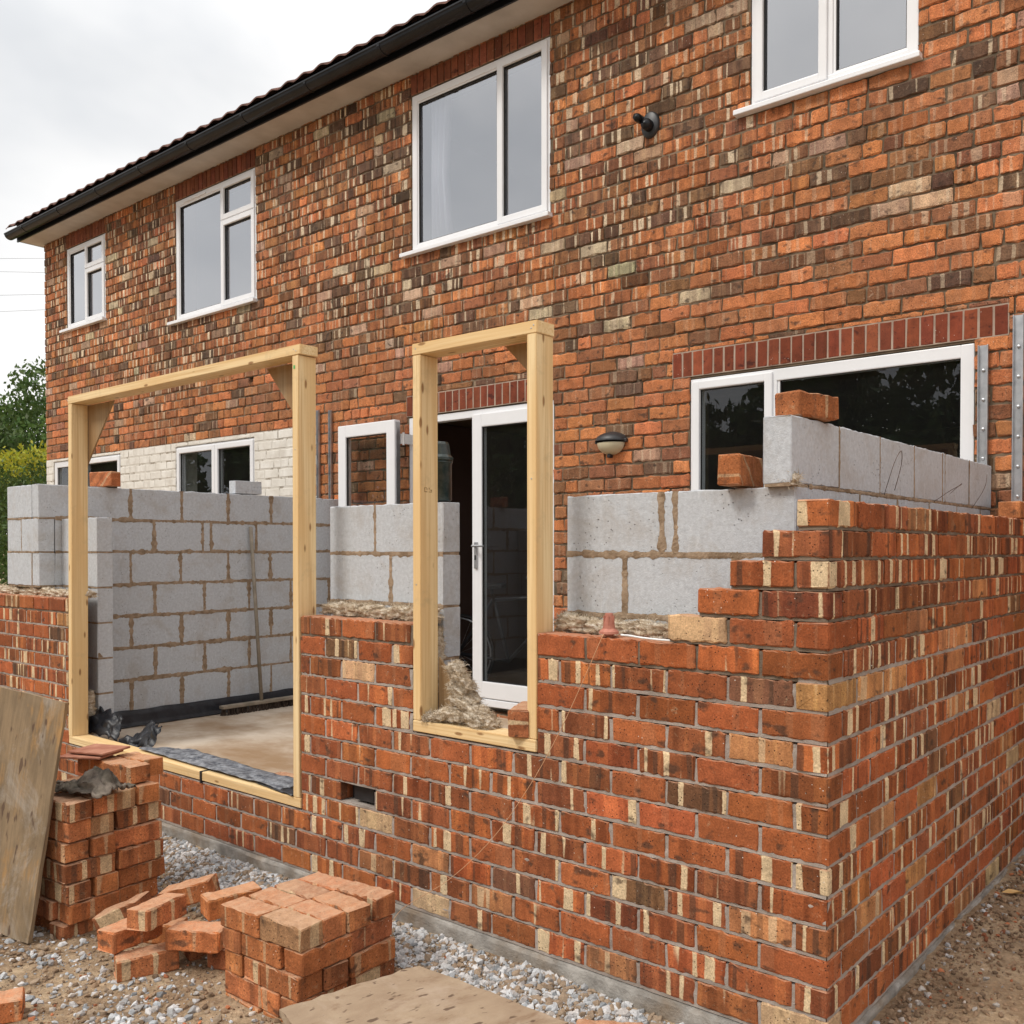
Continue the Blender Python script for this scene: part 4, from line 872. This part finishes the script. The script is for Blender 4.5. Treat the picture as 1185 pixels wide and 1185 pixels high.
wool('insulation_scrap', 'torn crumpled lump of mineral wool on the timber window sill', [((-1.615, .055, -.822), (.085, .05, .018), (0, -.10, .1)), ((-1.50, .06, -.815), (.095, .045, .022), (.1, .22, -.1)), ((-1.52, .065, -.780), (.090, .045, .020), (-.1, .38, 0)), ((-1.56, .075, -.735), (.070, .040, .018), (.1, .62, .1)), ((-1.565, .075, -.685), (.050, .036, .016), (.1, .85, .3)), ((-1.60, .075, -.650), (.036, .03, .018), (0, .7, 0)), ((-1.43, .06, -.825), (.05, .04, .018), (0, .5, 0)), ((-1.69, .03, -.838), (.035, .025, .012), (0, 0, .3))], 21, 1500)

# ================================================================== small things
# builder's line and its plastic cone
mb = MB(); mb.lathe([(.001, .075), (.013, .075), (.014, .07), (.022, .022), (.034, .012), (.035, .004), (.018, .004), (.016, -.004), (.001, -.004)], (0, 0, 0), 18)
for k in range(6): mb.box(math.cos(k*1.047)*.018-.002, math.cos(k*1.047)*.018+.002, math.sin(k*1.047)*.018-.002, math.sin(k*1.047)*.018+.002, .012, .066)
o = mb.build('plastic_cone', M['terracotta']); o.location = (-.812, -.0+.03, -.452); tag(o, 'small terracotta plastic cone on the brick ledge holding the string', 'cone')
pts = [(-.812, .0, -.455), (-.812, -.014, -.462), (-.889, -.02, -.618), (-.994, -.024, -.811), (-1.128, -.026, -1.016), (-1.308, -.03, -1.24), (-1.54, -.035, -1.447), (-1.791, -.05, -1.615), (-1.80, -.12, -1.70), (-1.70, -.2, -1.755)]
def smooth_pts(p, n=6):
    p = [Vector(q) for q in p]; out = []
    for i in range(len(p)-1):
        a, b, c, d = p[max(0, i-1)], p[i], p[i+1], p[min(len(p)-1, i+2)]
        for k in range(n):
            t_ = k/n; out.append(.5*((2*b)+(c-a)*t_+(2*a-5*b+4*c-d)*t_*t_+(-a+3*b-3*c+d)*t_**3))
    return out+[p[-1]]
mb = MB(); mb.tube(smooth_pts(pts), .0013, 6); tag(mb.build('builders_line', M['string'], smooth=True), 'thin orange builder\'s string hanging down the brick wall from the plastic cone', 'string')
mb = MB(); mb.tube(smooth_pts([(-.715, .02, -.452), (-.735, .0, -.446), (-.72, -.018, -.445), (-.70, -.01, -.446), (-.66, .0, -.451), (-.60, .005, -.454), (-.54, .01, -.455)]), .0035, 7); tag(mb.build('wall_tie', M['white_plastic'], smooth=True), 'bent white cable hook lying on the brick ledge right of the plastic cone', 'cable')
# wire ties on the right block wall
for i, (y, z, pts2) in enumerate([(.98, .05, [(0, 0, 0), (.03, -.03, .06), (.05, -.02, .13), (.055, .03, .17), (.045, .06, .12), (.03, .03, .02)]), (1.58, .05, [(0, 0, 0), (.04, .09, .05), (.06, .18, .08), (.055, .20, .085), (.04, .10, .04)]), (2.15, .06, [(0, 0, -.02), (.03, .05, .05), (.04, .09, .10), (.038, .12, .15)])]):
    mb = MB(); mb.tube(smooth_pts([(-.2+p[0], y+p[1], z+p[2]) for p in pts2]), .0014, 6)
    tag(mb.build('wire_tie', M['wire'], smooth=True), ['bent steel wire tie poking from the high block wall, nearest of three', 'bent steel wire tie poking from the high block wall, middle of three', 'bent steel wire tie poking from the high block wall, farthest of three'][i], 'wire tie', 'wire ties in the high block wall')
# mineral-wool scrap and dirt by brick on the corner block
wool('insulation_scrap', 'small mortar and wool scrap between the corner blocks by the end-on brick', [((-.225, .20, .065), (.03, .02, .014), (0, 0, 0))], 31, 60)
# membrane scraps at the door sill
def crumple(name, label, P, nu, nv, amp, seed, m_, sag=0):
    mb = MB(); P = [Vector(p) for p in P]; vs = []
    for i in range(nu+1):
        for j in range(nv+1):
            u, v = i/nu, j/nv; p = P[0]*(1-u)*(1-v)+P[1]*u*(1-v)+P[2]*u*v+P[3]*(1-u)*v
            n1_ = mnoise.noise(Vector((u*4, v*3, seed))); n2_ = mnoise.noise(Vector((u*13, v*9, seed+5)))
            p = p+Vector((mnoise.noise(Vector((u*5, v*5, seed+9)))*amp*.4, n1_*amp*.5, abs(n1_)*amp+n2_*amp*.35)); vs.append(p)
    mb.add(vs, [(i*(nv+1)+j, (i+1)*(nv+1)+j, (i+1)*(nv+1)+j+1, i*(nv+1)+j+1) for i in range(nu) for j in range(nv)])
    o = mb.build(name, M[m_], smooth=True); o.modifiers.new('t', 'SOLIDIFY').thickness = .0025; tag(o, label, 'membrane'); return o
crumple('membrane_strip', 'dusty grey membrane strip lying along the timber door sill', [(-4.15, .055, -1.291), (-2.72, .012, -1.292), (-2.70, .16, -1.294), (-3.98, .28, -1.31)], 90, 16, .020, 2, 'membrane_grey')
crumple('membrane_flap', 'black membrane flap curling up at the left end of the door sill', [(-4.60, .16, -1.36), (-4.15, .12, -1.34), (-4.18, .20, -1.20), (-4.42, .28, -1.22)], 26, 16, .07, 6, 'membrane')
crumple('membrane_flap', 'torn black membrane bunched against the foot of the left timber post', [(-4.98, .11, -1.30), (-4.58, .14, -1.32), (-4.66, .22, -1.20), (-4.94, .20, -1.17)], 16, 10, .05, 11, 'membrane')
crumple('membrane_strip', 'black membrane edge under the floor bricks at the right end of the sill', [(-2.95, .03, -1.297), (-2.60, -.012, -1.296), (-2.60, .06, -1.29), (-2.95, .10, -1.30)], 20, 4, .008, 15, 'membrane')
mb = MB(); mb.box(-3.396, -3.384, -.0075, .05, -1.36, -1.297, .002)
tag(mb.build('membrane_tab', M['membrane']), 'thin black tab wrapped over the joint in the timber door sill', 'membrane')
# broom leaning on far wall
br = empty('broom', (-5.28, 1.62, -1.40)); tag(br, 'wide broom with a long grey pole leaning upside against the far block wall', 'broom')
def bpart(mb, name, m, par, smooth=False): return wpart(mb, name, M[m], par, smooth)
mb = MB(); mb.tube([(-5.30, 1.60, -1.33), (-5.425, 1.595, .02)], .014, 12); bpart(mb, 'pole', 'broom_wood', br, True)
mb = MB(); vs = []; mb.box(-5.33, -5.27, 1.26, 1.98, -1.35, -1.325, .006); bpart(mb, 'head', 'broom_wood', br)
mb = MB()
for i in range(260):
    y = 1.27+.70*random.random(); x = -5.325+.05*random.random(); dx, dy2 = random.gauss(0, .006), random.gauss(0, .008); mb.tube([(x, y, -1.345), (x+dx+.004, y+dy2, -1.399)], [.0035, .005], 4, False)
bpart(mb, 'bristles', 'bristle', br)
# green container on the block pier
gc = empty('plastic_container', (-1.89, .25, .052)); tag(gc, 'dark green plastic drum with a domed lid on the block pier behind the timber post', 'container')
mb = MB(); mb.lathe([(.001, 0), (.052, 0), (.056, .006), (.056, .16), (.060, .165), (.060, .172), (.001, .172)], (0, 0, 0), 24); mb.build('body', M['bottle'], gc, True)
mb = MB(); mb.lathe([(.061, .1735), (.064, .178), (.064, .188), (.054, .20), (.047, .245), (.040, .256), (.001, .258)], (0, 0, 0), 12); mb.build('lid', M['bottle'], gc)
# cloth and slates on the tall stack
def cloth():
    mb = MB(); nu = nv = 34; vs = []; c = Vector((-3.02, -.72, 0))
    for i in range(nu+1):
        for j in range(nv+1):
            u, v = i/nu*2-1, j/nv*2-1; r_ = math.hypot(u, v); hgt = .085*math.exp(-((u-.25)**2+(v)**2)*2.2)
            x = u*.17+mnoise.noise(Vector((u*3, v*3, 1)))*.03; y = v*.085+mnoise.noise(Vector((u*3, v*3, 9)))*.025
            z = -1.195+hgt+abs(mnoise.noise(Vector((u*2.6, v*4, 4))))*.045+mnoise.noise(Vector((u*9, v*9, 2)))*.012
            vs.append((c.x+x*math.cos(.25)-y*math.sin(.25), c.y+x*math.sin(.25)+y*math.cos(.25), max(z, -1.198)))
    mb.add(vs, [(i*(nv+1)+j, (i+1)*(nv+1)+j, (i+1)*(nv+1)+j+1, i*(nv+1)+j+1) for i in range(nu) for j in range(nv)])
    o = mb.build('crumpled_cloth', M['cloth'], smooth=True); o.modifiers.new('t', 'SOLIDIFY').thickness = .003; tag(o, 'crumpled muddy grey work glove cloth on top of the tall brick stack', 'cloth')
cloth()
for i, (dx, dy, dz, rz_, lb) in enumerate([(.02, .34, 0, .3, 'lower of two'), (.04, .37, .018, .12, 'upper of two')]):
    x_, y_ = offs(ox, oy, a1_, dx, dy); mb = MB(); mb.box(-.12, .12, -.075, .075, 0, .010, .003); o = mb.build('clay_tile', M['slate']); o.location = (x_, y_, -1.115+dz); o.rotation_euler = (.05, -.04, rz_+a1_)
    tag(o, 'thin reddish clay tile on the rear of the tall stack, %s' % lb, 'tile', 'clay tiles on the tall stack')
# bicycle in the dark room
bk = empty('bicycle', (-4.25, 3.35, -1.39)); tag(bk, 'dark bicycle standing inside the unlit room behind the patio door', 'bicycle')
def bx_(mb, name, m, par=bk, sm=True): return mb.build(name, M[m], par, sm)
for cx2 in (-.52, .52):
    mb = MB(); R0 = .33; mb.tube([(cx2+R0*math.cos(t_*math.pi/20), 0, R0+R0*math.sin(t_*math.pi/20)+.004) for t_ in range(41)], .016, 8, False); w_ = bx_(mb, 'wheel', 'rubber')
    mb = MB(); mb.tube([(cx2+.305*math.cos(t_*math.pi/20), 0, R0+.305*math.sin(t_*math.pi/20)+.004) for t_ in range(41)], .008, 6, False)
    for k in range(16): mb.tube([(cx2, 0, R0), (cx2+.30*math.cos(k*math.pi/8), 0, R0+.30*math.sin(k*math.pi/8))], .0012, 4, False)
    o = bx_(mb, 'rim', 'steel', w_)
mb = MB()
for a, b in (((-.52, 0, .33), (-.05, 0, .28)), ((-.52, 0, .33), (-.2, 0, .80)), ((-.05, 0, .28), (-.2, 0, .86)), ((-.05, 0, .28), (.36, 0, .72)), ((-.19, 0, .80), (.34, 0, .84)), ((.34, 0, .90), (.38, 0, .68)), ((.38, 0, .68), (.52, 0, .33))): mb.tube([a, b], .016, 8)
bx_(mb, 'bicycle_frame', 'bike_paint')
mb = MB(); mb.tube([(.33, 0, .90), (.32, 0, .98)], .014, 8); mb.tube([(.22, -.28, 1.0), (.32, -.18, .99), (.32, .18, .99), (.22, .28, 1.0)], .014, 8); bx_(mb, 'handlebar', 'bike_paint')
mb = MB(); mb.box(-.33, -.09, -.07, .07, .90, .945, .02); mb.tube([(-.2, 0, .84), (-.205, 0, .91)], .013, 8); bx_(mb, 'saddle', 'rubber', sm=False)
bk.rotation_euler = (0, 0, .35)
# dry leaf
mb = MB(); mb.add([(-.045, 0, .006), (-.01, -.022, .012), (.03, -.014, .022), (.052, .004, .008), (.02, .02, .014), (-.015, .018, .018), (0, 0, .004)], [(0, 1, 6), (1, 2, 6), (2, 3, 6), (3, 4, 6), (4, 5, 6), (5, 0, 6)])
o = mb.build('dry_leaf', M['leaf_yellow']); o.location = (.10, 1.72, gz(.10, 1.72)+.006); o.rotation_euler = (0, 0, .4); tag(o, 'dry yellow leaf on the soil right of the brick wall', 'leaf')

# ================================================================== stones and clods
ico = bmesh.new(); bmesh.ops.create_icosphere(ico, subdivisions=1, radius=1); ico.verts.index_update(); IV = np.array([v.co[:] for v in ico.verts]); IF = [[v.index for v in f.verts] for f in ico.faces]; ico.free()
def scatter(name, label, cat, n, posfn, size, colfn, flat=.65):
    mb = MB(); V = []; F = []; C = []; b = 0; kv = len(IV)
    for _ in range(n):
        p = posfn()
        if p is None: continue
        s_ = size()*(1+0*p[0]); q = IV*(1+rng.normal(0, .20, (kv, 1)))*np.array([1, rng.uniform(.6, 1), flat*rng.uniform(.7, 1.2)])*s_
        R = np.array(Euler((rng.uniform(0, 6.28), rng.uniform(-.5, .5), rng.uniform(0, 6.28))).to_matrix()); q = q@R.T+np.array([p[0], p[1], gz(p[0], p[1])+s_*.25])
        V.append(q); F += [[b+i for i in f] for f in IF]; c = colfn(); C += [(c[0], c[1], c[2], 1)]*kv; b += kv
    V = np.concatenate(V); mb.v = [tuple(x) for x in V]; mb.f = F; mb.bc = mb.v; mb.col = C
    o = mb.build(name, M['stone'], recalc=False); tag(o, label, cat, kind='stuff'); return o
def pg():
    r = random.random()
    if r < .80:
        x = random.uniform(-4.8, -.2); d = abs(random.gauss(0, .17)); return (x, -.02-d) if d < .62 else None
    if r < .83: x = random.gauss(-1.9, .25); return (x, -1.02+random.gauss(0, .09))
    if r < .86: return (random.uniform(-3.2, -2.1), random.gauss(-.95, .14))
    return (random.uniform(-4, -.4), random.uniform(-1.6, 0)) if random.random() < .5 else None
def pale(): k = random.uniform(.24, .62); w_ = random.uniform(-.02, .03); return (k+w_, k, k-w_*.8) if random.random() < .72 else (.30, .22, .15)
scatter('gravel', 'pale limestone chippings strewn along the foot of the brick wall', 'gravel', 19000, pg, lambda: random.choice([.003, .004, .004, .005, .006, .007, .009, .011, .015, .018])*random.uniform(.8, 1.2), pale)
def ps():
    if random.random() < .32: y = random.uniform(.1, 3.4); return (.03+abs(random.gauss(0, .18)), y)
    return (random.uniform(-3.8, -.4), random.uniform(-1.8, -.1))
def soilc(): k = random.uniform(.5, 1.25); return (.27*k, .175*k, .105*k) if random.random() < .82 else (.40*k, .14*k, .06*k) if random.random() < .4 else (.5*k, .45*k, .4*k)
scatter('soil_clods', 'brown soil clods and grit over the trampled ground', 'soil', 9000, ps, lambda: random.choice([.003, .004, .006, .008, .012])*random.uniform(.7, 1.3), soilc)
def pr(): return (.02+abs(random.gauss(0, .05)), random.uniform(.1, 2.3))
scatter('stone_chips', 'few white stone chips in the soil at the foot of the right side wall', 'stones', 46, pr, lambda: random.uniform(.006, .016), pale)

# ================================================================== vegetation beyond
def leaves(mb, n, posfn, size, colfn):
    V = []; F = []; C = []; b = 0
    for _ in range(n):
        p = posfn(); c = colfn(p); a = Vector((random.gauss(0, 1), random.gauss(0, 1), random.gauss(0, .6))).normalized(); bb = a.orthogonal().normalized(); q = random.random()*6.28
        bb = (bb*math.cos(q)+a.cross(bb)*math.sin(q)); d = a.cross(bb); s_ = size*random.uniform(.6, 1.4)
        V += [p-bb*s_*.5, p+d*s_*.22, p+bb*s_*.5, p-d*s_*.22]; F.append((b, b+1, b+2, b+3)); C += [(c[0], c[1], c[2], 1)]*4; b += 4
    base = len(mb.v); mb.v += [tuple(x) for x in V]; mb.f += [tuple(i+base for i in f) for f in F]; mb.bc += [tuple(x) for x in V]; mb.col += C
def gcol(base, var=.25): k = random.uniform(1-var, 1+var); return (base[0]*k*random.uniform(.85, 1.15), base[1]*k, base[2]*k)
hd = empty('garden_hedge', (-19.5, 5.4, -1.9)); tag(hd, 'clipped green hedge with yellow-lit tips painted in, left of the house', 'hedge')
def hp():
    r = random.random(); x = random.uniform(-24, -16.5)
    if r < .55: return Vector((x, 4.7+random.gauss(0, .12), random.uniform(-1.8, 1.55)))
    if r < .8: return Vector((x, random.uniform(4.6, 6.2), 1.55+random.gauss(0, .10)))
    return Vector((x, random.uniform(4.7, 6.2), random.uniform(-1.8, 1.5)))
def hc(p):
    lit_tip = p.z > 1.30+.12*math.sin(p.x*4)  # yellow light along the hedge top is put into the leaf colour
    return gcol((.36, .36, .03)) if lit_tip and random.random() < .8 else gcol((.065, .11, .024), .4)
mb = MB(); leaves(mb, 26000, hp, .085, hc); wpart(mb, 'foliage', M['leaf'], hd)
mb = MB()
for i in range(12): x = -24+i*.65; mb.tube([(x, 5.4, -1.9), (x+.05, 5.35, -.4), (x-.05, 5.4, 1.2)], [.05, .035, .015], 6)
wpart(mb, 'trunk', M['bark'], hd)
def tree(name, label, base, crown, rad, n, size, col, seed, trunk_r=.2, par_group=None, kind=None):
    rd = random.Random(seed); t_ = empty(name, base); tag(t_, label, 'tree', par_group)
    cl = []; cv = Vector(crown)
    for _ in range(46):
        d = Vector((rd.gauss(0, 1), rd.gauss(0, 1), rd.gauss(0, .9))).normalized(); cl.append((cv+Vector((d.x*rad[0], d.y*rad[1], d.z*rad[2]))*rd.uniform(.45, 1.0), rd.uniform(.16, .34)*rad[0], rd.uniform(.65, 1.35)))
    def pf():
        c = random.choice(cl); v = Vector((random.gauss(0, 1), random.gauss(0, 1), random.gauss(0, 1))).normalized(); pf.k = c[2]
        return c[0]+v*c[1]*random.uniform(.5, 1.1)
    mb = MB(); leaves(mb, n, pf, size, lambda p: tuple(x*pf.k for x in gcol(col, .3))); wpart(mb, 'crown', M['leaf'], t_)
    mb = MB(); b = Vector(base); mb.tube([b, b.lerp(cv, .35)+Vector((.1, 0, 0)), b.lerp(cv, .8), cv+Vector((0, 0, rad[2]*.4))], [trunk_r, trunk_r*.8, trunk_r*.5, trunk_r*.15], 9)
    for c in cl[::3]: mb.tube([b.lerp(cv, rd.uniform(.45, .9)), c[0].lerp(cv, .3)+Vector((0, 0, -.2)), c[0]], [trunk_r*.35, trunk_r*.2, trunk_r*.06], 5)
    wpart(mb, 'trunk', M['bark'], t_, True); return t_
tree('broadleaf_tree', 'dark green broadleaf tree rising behind the hedge at the left edge', (-25.2, 7.6, -1.9), (-25.0, 7.6, 1.9), (3.1, 2.4, 2.3), 36000, .15, (.085, .14, .035), 5)
for i, (x, y, h_) in enumerate(((-13, -13.5, 3.4), (-8.8, -15, 4.0), (-4.6, -14, 3.2), (-.8, -15.5, 3.8), (4, -14.5, 3.4), (-17.5, -14, 3.8), (-22.5, -13, 3.6), (-27.5, -12, 3.8), (-32, -9, 3.6), (-34.5, -5, 3.8), (-36, -.5, 3.6))):
    tree('garden_tree', 'garden tree behind the viewpoint, %s in the row, mirrored in the ground floor glass' % ['first', 'second', 'third', 'fourth', 'fifth', 'sixth', 'seventh', 'eighth', 'ninth', 'tenth', 'eleventh'][i], (x, y, -1.9), (x, y, h_*.55), (2.9, 1.8, h_*.75), 9000, .34, (.06, .10, .03), 20+i, .18, 'garden trees reflected in the windows')
# overhead wires
for i, (z0, z1) in enumerate(((9.137, 9.15), (8.72, 8.62), (7.97, 8.05), (7.45, 7.62))):
    mb = MB(); dz = (z1-z0); mb.tube([(-32+.773*k, 9.7+.634*k, z0+dz*(k/1.3)*.3+.0012*k*k) for k in (-34, -20, -8, 0, 8, 20, 30)], .0045, 5); tag(mb.build('overhead_wire', M['cable']), ['topmost thin overhead wire crossing the sky left of the house', 'second thin overhead wire from the top left of the house', 'third thin overhead wire from the top left of the house', 'lowest thin overhead wire left of the house above the tree'][i], 'wire', 'overhead wires')
bpy.context.view_layer.update()
